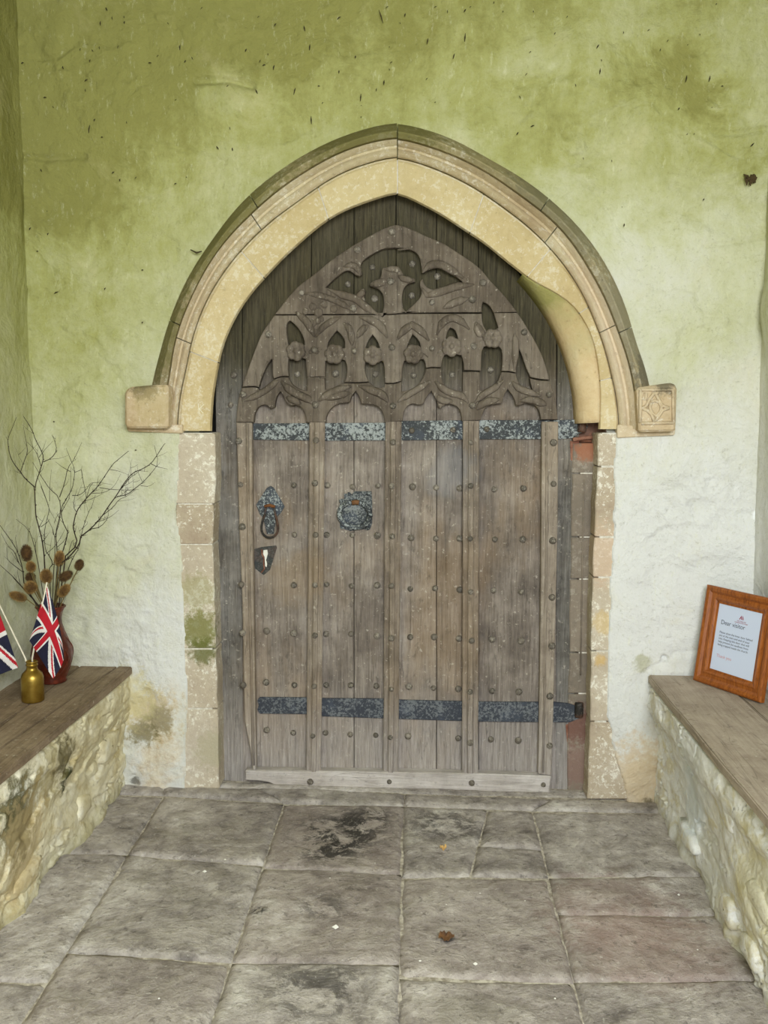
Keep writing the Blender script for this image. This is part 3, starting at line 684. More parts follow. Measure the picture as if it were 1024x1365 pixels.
Lout = C([(177,922),(310,912),(345,925),(362,945),(400,940),(450,900),(500,850),(520,832),(590,806),(667,810),(680,850),(720,900),(790,940),(860,952),(864,822)])+Dd([(75,822),(170,814),(258,822),(263,938),(350,920),(410,890),(458,868),(600,876),(728,864),(760,895),(820,925),(886,915),(890,880)])+E([(0,882),(60,878),(119,856),(122,960),(190,948),(280,905),(350,820),(378,722),(440,712),(536,716),(545,830),(570,890),(620,935),(700,965),(762,958),(764,755),(860,750),(925,752)])+Fq([(77,760),(80,948),(130,940),(210,915),(270,850),(304,756),(380,756),(456,772),(467,820),(500,890),(560,935),(632,945),(610,880),(602,820),(690,842),(812,850),(850,960),(880,1090),(895,1255),(722,1255),(715,1210),(690,1140),(640,1090),(580,1072),(530,1090),(490,1110),(455,1100),(445,1050),(420,1000),(370,935),(330,1000),(310,1085),(240,1090),(160,1110),(110,1170),(85,1262)])+E([(945,1262),(852,1266),(755,1270),(750,1200),(720,1130),(670,1100),(610,1087),(560,1112),(530,1140),(505,1120),(495,1060),(435,955),(380,1020),(350,1090),(300,1105),(240,1082),(180,1110),(140,1180),(130,1272),(60,1276)])+Dd([(890,1282),(885,1220),(850,1140),(780,1095),(640,1090),(625,1020),(585,955),(540,1010),(520,1075),(400,1085),(320,1140),(275,1220),(270,1285),(170,1285),(72,1285)])+C([(858,1285),(845,1200),(810,1130),(750,1102),(690,1110),(650,1085),(625,1040),(612,1000),(580,960),(540,1010),(525,1080),(520,1125),(490,1140),(450,1110),(410,1095),(350,1120),(310,1180),(298,1284),(115,1282),(130,1100),(150,1000)])
plate('tracery_board', Lout, [], YT+.002, .042, m_trac, door)
# carved mouldings on the face of the tracery
def rib(L, w=3.2, fl=.8, Y=YT, nm='tracery_moulding'):
    q = smoothpoly(L, 2, False, 60)
    n = len(q); R = [w*.003*min(1, .25+i/(n*.2), .25+(n-1-i)/(n*.2)) for i in range(n)]
    V, Fc = tubemesh([at(x, y, Y+.001) for x, y in q], R, 8, fl); return V, Fc
ribsT = [A([(215,650),(330,655),(450,690),(560,740),(650,800)]), A([(430,610),(560,665),(670,690),(760,770),(860,830)]), A([(660,690),(720,650),(740,620)]), A([(560,420),(640,400),(690,440),(710,485)]), A([(700,500),(690,440)]),
         A([(790,570),(880,560),(920,530)]), B([(180,475),(110,470),(60,440)]), B([(235,530),(280,590),(400,560),(500,520),(640,510)]), B([(400,690),(500,640),(600,612)]), B([(245,418),(300,360),(380,350),(470,400),(560,460)]), B([(60,245),(150,235)]), A([(910,440),(1010,440)])+B([(80,405)])]
ribsM = [C([(740,125),(860,220),(945,390)]), C([(1020,290),(945,390)]), Dd([(165,390),(230,290),(330,220),(430,175)]), Dd([(620,178),(760,210),(860,280),(920,400)]), Dd([(455,240),(520,290),(545,400),(545,480)]), Dd([(600,400),(650,310),(720,262)]),
         E([(70,420),(150,310),(230,262),(330,320),(410,430)]), E([(490,370),(540,240),(640,180),(740,210),(835,310)]), E([(900,230),(950,330),(1000,400)]), C([(500,380),(505,640)]), C([(450,640),(380,800)]), Fq([(440,350),(455,480),(440,740)]), Fq([(560,560),(620,720)]), Fq([(30,240),(60,340),(110,390)]), E([(920,440),(990,410)]),
         E([(350,560),(400,600)]), E([(790,480),(820,560)]), E([(540,500),(500,560)]), Dd([(230,520),(180,500)])]
ribsL = [C([(180,1060),(300,1020),(430,950),(520,870),(565,850)]), C([(590,850),(660,930),(780,1000),(880,1040),(915,1090)]), Dd([(195,1060),(270,1000),(400,940),(540,905)]), Dd([(620,900),(760,950),(870,990),(930,1075)]), Dd([(250,1040),(400,1000),(530,975)]),
         E([(80,1070),(180,1000),(320,920),(420,850)]), E([(470,850),(540,920),(640,980),(760,1000),(820,1080)]), E([(890,1080),(960,1010)])+Fq([(130,980),(240,920),(330,840)]), Fq([(410,850),(480,930),(600,970),(720,1010)]), Fq([(40,1150),(120,1070),(290,1040)]), Fq([(490,1060),(620,1040),(720,1080),(780,1100)]), E([(500,1000),(540,1060),(660,1060)]), C([(640,1020),(720,1050),(800,1090)])]
for rl in (ribsT, ribsM, ribsL):
    for L in rl:
        V, Fc = rib(L, random.uniform(4.2, 5.6), .85); fixn(mk('tracery_moulding', V, Fc, m_trac, door, smooth=True))
# carved leaves and berries in the spandrels
def lump(c, r, fl=.6, seg=10, Y=YT):
    p = at(c[0], c[1], Y); rr = r*.003; V = []; Fc = []
    for i in range(5):
        a = i/4*math.pi/2
        for s in range(seg):
            b = 2*math.pi*s/seg; V.append((p.x+rr*math.cos(a)*math.cos(b), p.y-rr*fl*math.sin(a), p.z+rr*math.cos(a)*math.sin(b)))
    for i in range(4):
        for s in range(seg): Fc.append((i*seg+s, i*seg+(s+1) % seg, (i+1)*seg+(s+1) % seg, (i+1)*seg+s))
    return V, Fc
for L in ([(A([(350,810)])[0], 6.0), (A([(300,760)])[0], 5), (A([(400,740)])[0], 5), (A([(480,780)])[0], 5), (A([(240,800)])[0], 4.5)],
          [(C([(930,240)])[0], 4.5), (C([(975,220)])[0], 4.5), (C([(955,330)])[0], 3.2), (C([(1010,200)])[0], 4)],
          [(C([(930,520)])[0], 4.4), (C([(965,545)])[0], 3.2), (C([(900,545)])[0], 3)], [(E([(870,500)])[0], 4), (E([(895,470)])[0], 3.5)]):
    V, Fc = merge([lump(c, r, .5) for c, r in L]); fixn(mk('carved_leaf', V, Fc, m_trac, door, smooth=True))
# rosettes
def rosette(c, r, rot):
    p = at(c[0], c[1], YT-.004); R = r*.003; seg = 48; V = []; Fc = []
    rad = np.array([0, .12, .22, .30, .42, .62, .82, .96, 1.0, .98]); hgt = [.018, .017, .013, .006, .007, .012, .013, .007, -.002, -.014]
    for i, (q, hg) in enumerate(zip(rad, hgt)):
        for s in range(seg):
            a = 2*math.pi*s/seg; pet = abs(math.cos((a+rot)*3)) ; k = 1-(.16*(1-pet)**1.5)*(q > .5)
            g = hg-(.007*(1-pet)**2 if .35 < q < .9 else 0)
            V.append((p.x+R*q*k*math.cos(a), p.y-g, p.z+R*q*k*math.sin(a)))
    for i in range(len(rad)-1):
        for s in range(seg): Fc.append((i*seg+s, i*seg+(s+1) % seg, (i+1)*seg+(s+1) % seg, (i+1)*seg+s))
    return fixn(mk('rosette', V, Fc, m_trac, door, smooth=True))
for c, r, a in (((394.6,468),13.2,.3),((446,472),13.4,.1),((497,473.6),13,.5),((551,472),13,.2),((602,462),13.4,.45),((657,451),12.8,.1)): rosette(c, r, a)
# battens: vertical moulded strips between the panels
def batten(x0t, x1t, x0b, x1b, yt, yb, nm='batten', lab=None):
    prof = [(0, .034), (0, .010), (.06, .006), (.22, .008), (.32, .004), (.36, -.004), (.5, -.006), (.64, -.004), (.68, .004), (.80, .008), (.94, .006), (1, .010), (1, .034)]
    V = []; n = len(prof); N = 14
    for j in range(N+1):
        t = j/N; a = x0t+(x0b-x0t)*t; b = x1t+(x1b-x1t)*t; y = yt+(yb-yt)*t; w = random.uniform(-.25, .25)
        for u, dy in prof: V.append(at(a+(b-a)*u+w, y, YN+dy))
    Fc = [(j*n+i, j*n+i+1, (j+1)*n+i+1, (j+1)*n+i) for j in range(N) for i in range(n-1)]+[tuple(range(n)), tuple(range((N+1)*n-1, N*n-1, -1))]
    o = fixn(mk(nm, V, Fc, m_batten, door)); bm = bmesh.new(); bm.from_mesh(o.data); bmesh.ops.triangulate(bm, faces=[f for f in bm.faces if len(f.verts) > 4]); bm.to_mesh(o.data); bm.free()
    return o
batten(412.5,433.5,408.5,428,563,1029); batten(514,535.5,511,531,562,1030); batten(617,639,616,637.5,561,1031)
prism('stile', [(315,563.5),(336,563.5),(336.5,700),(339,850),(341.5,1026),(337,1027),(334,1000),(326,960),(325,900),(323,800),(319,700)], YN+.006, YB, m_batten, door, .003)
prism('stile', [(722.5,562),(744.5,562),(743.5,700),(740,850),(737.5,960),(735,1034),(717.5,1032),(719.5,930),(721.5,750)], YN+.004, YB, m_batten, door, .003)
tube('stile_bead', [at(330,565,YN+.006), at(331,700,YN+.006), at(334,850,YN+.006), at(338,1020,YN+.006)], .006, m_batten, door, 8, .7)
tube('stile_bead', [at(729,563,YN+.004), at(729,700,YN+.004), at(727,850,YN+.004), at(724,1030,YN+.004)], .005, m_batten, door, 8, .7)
prism('bottom_rail', [(327,1027),(420,1028),(530,1029.5),(640,1031.5),(735,1035),(732,1059.5),(640,1057),(570,1054.5),(518,1054),(430,1050),(372,1049),(358,1043),(345,1041),(327,1040)], YN-.004, YB-.001, m_rail, door, .004)
# strap hinges
def strap(pts, mat, lab):
    o = prism('strap_hinge', pts, YB-.012, YB-.0025, mat, door, .0015); tag(o, lab); return o
h1 = strap([(336,564.5),(412,564),(513,563.5),(536,561),(640,560),(745,560),(770,559),(781,562),(784,568),(781,575),(772,578),(764,584),(745,585.5),(640,585.5),(536,587),(434,587.5),(336,586)], m_iron, 'upper strap hinge thick with pale lichen')
h2 = strap([(346,929.5),(408,930),(430,931),(511,931.5),(532,933),(637,935.5),(720,936),(739,936),(760,938),(776,944),(778,952),(772,958),(760,963),(739,963),(637,962),(532,958.5),(430,955),(408,952),(346,951.5),(343,946),(345,940),(343,934)], m_iron2, 'lower strap hinge, blue-black')
def pin(x, y, par):
    lathe('hinge_knuckle', [(0,-.03),(.016,-.03),(.018,-.025),(.018,.025),(.016,.03),(0,.03)], at(x, y, YB-.012), m_darkiron, par, 14)
pin(776, 566, h1); pin(772, 946, h2)
tube('hinge_pintle', [at(764,586,YB-.02), at(785,583,YB+.0), at(800,585,YB+.03)], .008, m_rust, h1, 8)
# rust-stained cut wood and stone around the hinge
o = prism('rust_stained_block', [(760,588),(772,586),(774,614),(761,614)], YB-.004, YB+.03, m_rust, door, .002); tag(o, 'rust-red notch edge below the upper hinge')
o = prism('rust_stained_block', [(754,966),(768,962),(770,992),(756,990)], YB-.003, YB+.03, m_rust, door, .002); tag(o, 'rust-red notch edge below the lower hinge')
# studs: one mesh, copied
def studmesh():
    V = []; Fc = []; seg = 10
    for r, h in ((.0134, 0), (.0132, .004), (.0108, .009), (.006, .012), (.0015, .0135)):
        for s in range(seg):
            a = 2*math.pi*s/seg; V.append((r*math.cos(a)*(1+.06*math.sin(3*a)), -h, r*math.sin(a)))
    for i in range(4):
        for s in range(seg): Fc.append((i*seg+s, i*seg+(s+1) % seg, (i+1)*seg+(s+1) % seg, (i+1)*seg+s))
    Fc.append(tuple(range(40, 50)))
    me = bpy.data.meshes.new('stud'); me.from_pydata(V, [], Fc); me.materials.append(m_stud); me.shade_smooth()
    bm = bmesh.new(); bm.from_mesh(me); bmesh.ops.recalc_face_normals(bm, faces=bm.faces); bm.to_mesh(me); bm.free(); return me
SM = studmesh()
def stud(x, y, Y, s=1.0):
    o = bpy.data.objects.new('stud', SM); COL.objects.link(o); o.parent = door
    o.location = at(x, y, Y)-WO[door.name]; o.rotation_euler = (random.uniform(-.2, .2), random.uniform(0, 6), random.uniform(-.2, .2)); s *= random.uniform(.85, 1.12); o.scale = (s, s*random.uniform(.8, 1.1), s)
fld = [(392,647),(436.6,647),(470,649),(504,647.6),(392.6,713),(435.6,713),(469.6,713),(503,714),(392,780),(435.6,779),(469,781),(503,780),(550,649),(581.5,650),(613,651),(659,652.4),(698,651),(548,717),(581,718),(613,717.6),(660,719),(697,719),(547,785),(580,784),(613,786),(658,787),(695,788.7),
       (356,841),(392,844),(435,845),(468,845),(503,847.5),(355,909.5),(392.6,913),(435,913),(468,913),(502,914),(355.7,972.7),(391,976.6),(434,976.6),(467,979),(501,980),(547,849),(579,849),(612,851),(656.5,852),(695,854),(545.5,915),(578,917),(611,918),(656,921),(692,922),(544,981),(611,984),(654.5,985.5),(691,987),
       (496.4,356.4),(464,379),(499.5,398),(549.6,352),(583,368.7),(549,394),(396.4,498.7),(447.4,498),(501,498.7),(551.6,500.5),(603,499),(654,493),(307.7,539.7),(312,500),(312,646),(649,645.5)]
for x, y in fld[:-2]: stud(x, y, YB-.001)
for x, y in [(421.6,587),(524,589.6),(627.6,590),(420,644),(522.6,647.6),(627.6,647.6),(421,713),(523,715),(627,718),(420,780),(522,781),(627.6,789),(420,847),(522,850.6),(629,854),(419,914.7),(522,918.6),(627,922),(417,981),(520.5,983),(627,990)]: stud(x, y, YN-.005, .9)
for x, y in [(317.5,588),(319.6,646),(322,702),(321,779),(322.7,843.5),(323.5,913)]: stud(x+1, y, YN+.006)
for x, y in [(738,590),(738,645),(737,720.7),(736,796),(736,861),(733,928),(733,994)]: stud(x, y, YN+.004)
for x, y in [(413.7,1042),(519,1042),(629,1043.6),(724.5,1046)]: stud(x, y, YN-.004, .9)
for x, y in [(476.4,332.6),(402,390.5),(521,375),(471,411),(522.6,309),(358,446),(419.5,466.7),(472.6,468),(522.6,463),(324,526),(420.8,539.7),(524,541),(576,403),(630,399.4),(644,377),(699,443),(576,464.5),(631.6,461.5),(732,526),(630,540.6)]: stud(x, y, YT, 1)
for x, y in [(649,572),(604,573),(549,574)]: stud(x, y, YB-.012, .9)
# drop handle, ring handle and lock plate
S1 = lambda L: cr(325,640,9.743,L); S2 = lambda L: cr(435,640,12.8,L)
drop = prism('drop_handle', S1([(350,75),(300,100),(160,320),(205,440),(250,490),(300,700),(390,700),(420,490),(480,430),(530,345),(390,100)]), YB-.006, YB, m_iron, door, .0012); tag(drop, 'drop handle on a diamond iron back plate')
loop = S1([(290,350),(275,450),(240,540),(225,640),(260,720),(335,755),(410,725),(450,650),(440,560),(415,460),(395,360)])
tube('handle_loop', [at(x, y, YB-.022) for x, y in smoothpoly(loop, 2, False, 70)], .0046, m_darkiron, drop, 8)
tube('handle_staple', [at(x, y, YB-.020) for x, y in S1([(270,345),(335,325),(405,350)])], .0065, plain('rusty_staple', (120,74,36), .8, c2=(84,50,28)), drop, 8)
lk = prism('lock_plate', S1([(130,900),(230,870),(330,860),(420,850),(430,880),(340,1165),(260,1235),(150,1150),(125,1000)]), YB-.005, YB, iron_mat('lock_iron', (62,66,64), (110,112,108), .35, .15), door, .001); tag(lk, 'lock plate with a white lever keyhole cover')
prism('keyhole_lever', S1([(255,910),(305,905),(312,960),(300,1000),(292,1040),(302,1090),(296,1130),(278,1120),(272,1060),(270,1000),(250,960)]), YB-.009, YB-.004, plain('worn_white_enamel', (226,224,214), .4), lk, .001)
tube('keyhole_rim', [at(x, y, YB-.006) for x, y in S1([(235,900),(240,970),(265,1010),(258,1080),(268,1150),(230,1200)])], .0032, m_rust, lk, 6)
prism('keyhole', S1([(272,1015),(296,1015),(292,1090),(270,1095)]), YB-.0085, YB-.004, m_black, lk, 0)
rg = prism('ring_handle', S2([(300,230),(440,240),(480,190),(770,190),(785,400),(780,740),(745,850),(640,840),(540,850),(420,870),(320,840),(230,790),(235,680),(190,640),(230,400),(240,320),(310,320)]), YB-.007, YB, iron_mat('pierced_iron', (66,70,74), (158,162,158), .6), door, .0015); tag(rg, 'ring handle on a square pierced iron plate')
def ringpts(cx, cy, rx, ry, rot, Yf, n=30):
    out = []
    for i in range(n+1):
        a = 2*math.pi*i/n; x = rx*math.cos(a); y = ry*math.sin(a)
        out.append(at(cx+x*math.cos(rot)-y*math.sin(rot), cy+x*math.sin(rot)+y*math.cos(rot), Yf))
    return out
tube('iron_ring', ringpts(435+485/12.8, 640+590/12.8, 20.5, 17.2, .15, YB-.018), .0105, m_iron, rg, 10, .8)
tube('ring_boss', [at(435+x/12.8, 640+y/12.8, YB-.024) for x, y in ((440,390),(500,375),(560,385))], .010, plain('rusty_boss', (140,100,66), .8, c2=(108,74,44), bump=.002), rg, 8)
for x, y in ((270,800),(410,830),(700,820),(390,240),(720,240),(250,360)):
    V, Fc = lump((435+x/12.8, 640+y/12.8), 3, .8, 8, YB-.007); mk('plate_rivet', V, Fc, m_iron, rg, smooth=True)

# ================================================================== FLOOR
flo = empty('floor', (0, -2, 0)); tag(flo, kind='structure')
box('mortar_bed', (-1.7, -LEN, -.06), (1.7, .3, -.0085), plain('floor_mortar', (206,198,184), .95, c2=(150,140,126), bump=.004, scale=50), flo)
def slab(cor, seed, top=0.0, nm='flagstone', tilt=0, mat=None):
    """cor: four world corners, anticlockwise from the far left: FL, FR, NR, NL"""
    FL, FR, NR, NL = [np.array([c[0], c[1]]) for c in cor]
    w = np.linalg.norm(FR-FL); d = np.linalg.norm(NL-FL); N = max(6, int(w/.018)); Mm = max(6, int(d/.018))
    g = .002; u = np.linspace(0, 1, N); v = np.linspace(0, 1, Mm); U, Vv = np.meshgrid(u, v, indexing='ij')
    X = (FL[0]*(1-U)+FR[0]*U)*(1-Vv)+(NL[0]*(1-U)+NR[0]*U)*Vv; Y = (FL[1]*(1-U)+FR[1]*U)*(1-Vv)+(NL[1]*(1-U)+NR[1]*U)*Vv
    eu = np.minimum(U, 1-U)*w; ev = np.minimum(Vv, 1-Vv)*d; e = np.minimum(eu, ev)
    c = np.array([X.mean(), Y.mean()]); sh = (1-2*g/max(w, .05)); X = c[0]+(X-c[0])*sh; Y = c[1]+(Y-c[1])*(1-2*g/max(d, .05))
    edge_ = (e < 1e-6)
    X = X+edge_*.004*fbm(Y*20, X*3, 3, seed); Y = Y+edge_*.004*fbm(X*20, Y*3, 3, seed+3)
    Z = top+.0065*fbm(X*5, Y*5, 4, seed+7)+.003*fbm(X*22, Y*22, 4, seed+11)-.008*np.exp(-e/.004)-.002*np.exp(-e/.025)
    led = fbm(X*2.2+seed, Y*3.5, 3, seed+2); Z += .004*sst(.02, .08, led)
    Z -= edge_*.0
    n = N; PXs = np.stack([X, Y, Z], 2).reshape(-1, 3).tolist(); Fc = []
    for i in range(N-1):
        for j in range(Mm-1): Fc.append((i*Mm+j, i*Mm+j+1, (i+1)*Mm+j+1, (i+1)*Mm+j))
    bd = [i*Mm for i in range(N)]+[(N-1)*Mm+j for j in range(1, Mm)]+[i*Mm+Mm-1 for i in range(N-2, -1, -1)]+[j for j in range(Mm-2, 0, -1)]
    b0 = len(PXs)
    for b in bd: p = PXs[b]; PXs.append([p[0], p[1], -.04])
    L = len(bd)
    for i in range(L): Fc.append((bd[i], bd[(i+1) % L], b0+(i+1) % L, b0+i))
    return fixn(mk(nm, PXs, Fc, mat or m_slab, flo, smooth=True))
JL = [((40,1055),(-274,1363)), ((218,1060.5),(30,1363)), ((378,1070.6),(282,1363)), ((538,1073.5),(531,1365)), ((710,1080),(779,1365)), ((1010,1085),(1238,1365))]
def jp(i, y):
    (x0, y0), (x1, y1) = JL[i]; return atz(x0+(x1-x0)*(y-y0)/(y1-y0), y)
rows = {0: [(1054,1061),(1136,1138),(1302,1308)], 1: [(1061,1070),(1138,1152),(1268,1281)], 2: [(1071,1073.5),(1155,1164),(1281,1284)], 3: [(1073.5,1080),(1168,1168.5),(1301,1308)], 4: [(1081,1086),(1168,1166),(1306,1306)]}
sd = 1
for cidx in range(5):
    rw = rows[cidx]; pts = [(jp(cidx, a), jp(cidx+1, b)) for a, b in rw]
    yv = min(pts[-1][0].y, pts[-1][1].y)
    def ext(p, i, dy):
        a, b = jp(i, 1100), jp(i, 1340); t = (p.y-dy-a.y)/(b.y-a.y); return a.lerp(b, t) if abs(t) < 9 else p
    k = 0
    while pts[-1][0].y > -LEN+.2 and k < 8:
        dy = random.uniform(.42, .56); pts.append((ext(pts[-1][0], cidx, dy), ext(pts[-1][1], cidx+1, dy))); k += 1
    for (a0, a1), (b0, b1) in zip(pts[:-1], pts[1:]):
        if cidx == 3 and sd and a0 == pts[0][0]:
            m0, m1 = atz(650,1078), atz(627,1167); n0 = atz(637.5,1127); n1 = jp(4, 1131)
            slab((a0, m0, atz(627,1167), b0), 300, .001)
            slab((m0, a1, n1, n0), 301, .003); slab((n0, n1, b1, m1), 302, .0)
        elif cidx == 4 and a0 == pts[1][0]:
            q0, q1 = jp(4, 1219), jp(5, 1219); slab((a0, a1, q1, q0), 303, .0); slab((q0, q1, b1, b0), 304, .004)
        else: slab((a0, a1, b1, b0), sd*13, random.uniform(-.002, .003))
        sd += 1
# threshold strip at the foot of the wall, and the worn door sill
thr = [((40,1035),(218,1048),(218,1059),(40,1053)), ((218,1048),(345,1050),(378,1069),(218,1059)), ((345,1049),(540,1057),(538,1072.5),(378,1069.5)), ((540,1057),(735,1064),(710,1079),(538,1072.5)), ((735,1064),(1005,1072),(1010,1084),(710,1079))]
for i, q in enumerate(thr):
    slab([atz(*p) for p in q], 70+i, .004, 'threshold_stone')
slab([atz(284,1040.), atz(792,1050), atz(792,1064), atz(284,1048)], 91, -.002, 'door_sill', mat=m_slab)
# fallen leaf, plaster crumbs
m_leaf = plain('dead_leaf', (92,66,46), .8, c2=(120,84,50)); m_crumb = plain('plaster_crumb', (232,230,222), .9)
cr_ = []
rnd = random.Random(11)
for x, y, s in ((273,1161,.008),(634,1284,.008),(448,1235,.012),(440,1170,.004),(905,1192,.006),(820,1370,.004),(300,1145,.004),(595,1205,.003),(560,1280,.004),(930,1265,.003),(120,1190,.003),(500,1150,.003),(700,1200,.003),(740,1330,.004),(212,1330,.004),(640,1190,.004)):
    p = atz(x, y, .008); cr_.append(([(p.x+s*rnd.uniform(.7, 1.2)*dx, p.y+s*dy, p.z+s*.7*dz-.002) for dx, dy, dz in ((1,0,0),(-1,0,0),(0,1,0),(0,-1,0),(0,0,1),(0,0,-.6))], [(0,2,4),(2,1,4),(1,3,4),(3,0,4),(2,0,5),(1,2,5),(3,1,5),(0,3,5)]))
V, Fc = merge(cr_); mk('plaster_crumbs', V, Fc, m_crumb, flo)['kind'] = 'stuff'
def leaf(name, x, y, s, lab, cat, par=None, Z=.010, mat=m_leaf, seed=1):
    r_ = random.Random(seed); c = atz(x, y, Z); n = 9; V = []; Fc = []
    for i in range(n):
        for j in range(4):
            u = i/(n-1); w = math.sin(math.pi*min(1, u*1.05))*.45+.05
            V.append((c.x+(u-.5)*s, c.y+(j-1.5)/1.5*w*s, c.z+.010*r_.uniform(.3, 1)*abs(j-1.5)+.004*math.sin(u*9)))
    for i in range(n-1):
        for j in range(3): Fc.append((i*4+j, (i+1)*4+j, (i+1)*4+j+1, i*4+j+1))
    o = mk(name, V, Fc, mat); o.modifiers.new('s', 'SOLIDIFY').thickness = .0012; tag(o, lab, cat); return o
leaf('dead_leaf', 595, 1251, .045, 'small curled brown dead leaf lying on the paving slab before the door', 'leaf', seed=4)
leaf('dead_leaf', 591, 1132, .022, 'tiny pale yellow leaf near the door threshold on the paving', 'leaf', mat=plain('yellow_leaf', (214,176,112), .8), seed=5, Z=.008)

# ================================================================== BENCHES
def bench(side):
    left = side == 'left'
    mat = m_benchL if left else m_benchR; sm = m_seatL if left else m_seatR
    if left: f0, f1, t0, t1, ztop = (170,1049), (0,1250), (179,893), (0,1043), None
    else: f0, f1, t0, t1, ztop = (871,1078), (1016,1345), (864,903), (1024,1098), None
    zt = at(*((181.5,888) if left else (862,899))).z        # height of the seat boards at the wall
    th = .032; b0, b1 = atz(*f0), atz(*f1); c0, c1 = atz(*t0, zt-th), atz(*t1, zt-th)
    root = empty('stone_bench', (b0.x+(-.2 if left else .2), -1.5, 0))
    tag(root, 'left-hand rubble stone bench with ochre flaking limewash and dark boards' if left else 'right-hand rubble stone bench with white flaking limewash and pale boards', 'bench')
    ya = min(LEN-.1, 4.0)
    def lineX(p, q): return lambda Y: p.x+(q.x-p.x)*(Y-p.y)/(q.y-p.y)
    bx, tx = lineX(b0, b1), lineX(c0, c1)
    Yv = np.concatenate([np.linspace(.03, -2.4, 420), np.linspace(-2.42, -ya, 60)]); Tv = np.linspace(0, 1, 110)
    YY, TT = np.meshgrid(Yv, Tv, indexing='ij'); ZZ = TT*(zt-th)-.01*(1-TT)
    XX = bx(YY)*(1-TT)+tx(YY)*TT
    f1_, f2_, idv = cells(YY/.24, ZZ/.115+.3*np.floor(YY/.24), 3 if left else 8)
    st = sst(.02, .22, f2_-f1_); msk = sst(-.15, .25, fbm(YY*3, ZZ*4, 3, 60 if left else 61))
    o_ = .028*fbm(YY*2.6, ZZ*5, 4, 50)+.010*fbm(YY*6, ZZ*13, 5, 51, .55)+msk*.003*(st-.6)
    flk = fbm(YY*2.3, ZZ*6, 5, 52 if left else 53, .6); lay = .010*(sst(.0, .03, flk)); o_ += lay
    crr = np.abs(fbm(YY*5, ZZ*7, 5, 57, .6)); o_ -= .010*np.exp(-(crr/.035)**2)*sst(.0, .3, fbm(YY*2, ZZ*2, 2, 58)+.1)
    o_ += .02*sst(.12, 0, ZZ)*(.5+fbm(YY*8, ZZ*3, 3, 55))
    if not left: o_ += .022*sst(.34, .40, ZZ+.03*fbm(YY*6, ZZ*2, 3, 71))*(1-.6*sst(.0, .2, fbm(YY*5, ZZ*9, 3, 72)))-.01
    o_ = np.where(TT > .985, np.minimum(o_, 0), o_)
    sg = 1 if left else -1
    gridmesh('masonry_face', np.stack([XX+sg*(o_-.012), YY, ZZ], 2), mat, root, flip=left)
    # individual stones standing proud of the limewash
    r_ = random.Random(5 if left else 9)
    spots = [(Y, z) for Y in np.arange(-.25, -2.3, -.24) for z in (.10, .23, .35)]
    for Y, z in spots:
        if r_.random() < .72: continue
        Y += r_.uniform(-.07, .07); z += r_.uniform(-.02, .02); a = r_.uniform(.055, .10); c = r_.uniform(.030, .048); ph = r_.uniform(0, 9)
        t = z/(zt-th); X0 = bx(Y)*(1-t)+tx(Y)*t; V = []; Fc = []; seg = 14
        for i, (q, hgt) in enumerate(((1, -.03), (1, -.006), (.86, .001), (.5, .004), (.05, .005))):
            for s in range(seg):
                an = 2*math.pi*s/seg; w = 1+.16*math.sin(3*an+ph)+.10*math.sin(5*an+2*ph)
                sx = abs(math.cos(an))**.6*math.copysign(1, math.cos(an)); sz = abs(math.sin(an))**.6*math.copysign(1, math.sin(an))
                zq = z+c*q*w*sz; tq = max(0, zq)/(zt-th); Yq = Y+a*q*w*sx; Xq = bx(Yq)*(1-tq)+tx(Yq)*tq
                V.append((Xq+sg*(hgt+.002), Yq, zq))
        for i in range(4):
            for s in range(seg): Fc.append((i*seg+s, i*seg+(s+1) % seg, (i+1)*seg+(s+1) % seg, (i+1)*seg+s))
        fixn(mk('rubble_stone', V, Fc, mat, root, smooth=True))
    # seat boards
    if left: fr = lineX(atz(182,884,zt), atz(0,1033,zt)); jn = lineX(atz(164,882.7,zt), atz(54.7,959,zt)); back = XL(zt)-.03
    else: fr = lineX(atz(862,897,zt), atz(1024,1091,zt)); jn = lineX(atz(984.6,926,zt), atz(1023,960.6,zt)); back = XR(zt)+.03
    def board(xa, xb, y0, y1, dz=0):
        v = []
        N = 24
        V = []
        for i in range(N+1):
            Y = y0+(y1-y0)*i/N; w = .0015*math.sin(i*1.7+xa(Y)*9)
            for X, Z in ((xa(Y)+w, zt+dz), (xb(Y)-w, zt+dz), (xb(Y)-w, zt-th+dz), (xa(Y)+w, zt-th+dz)): V.append((X, Y, Z))
        Fc = [(i*4+j, i*4+(j+1) % 4, (i+1)*4+(j+1) % 4, (i+1)*4+j) for i in range(N) for j in range(4)]+[(0,1,2,3), (N*4+3,N*4+2,N*4+1,N*4)]
        o = mk('bench_board', V, Fc, sm, root); bevel(o, .004, 2); return o
    g = .0025
    if left:
        board(lambda Y: jn(Y)+g, fr, -.004, -ya); board(lambda Y: back+.19, lambda Y: jn(Y)-g, -.004, -ya, -.002); board(lambda Y: back, lambda Y: back+.185, -.004, -ya, -.001)
    else:
        board(fr, lambda Y: max(jn(Y), fr(Y)+.18)-g, -.004, -ya); board(lambda Y: max(jn(Y), fr(Y)+.18)+g, lambda Y: back, -.004, -ya, -.003)
    return zt, fr, back
ZL, frL, backL = bench('left'); ZR, frR, backR = bench('right')

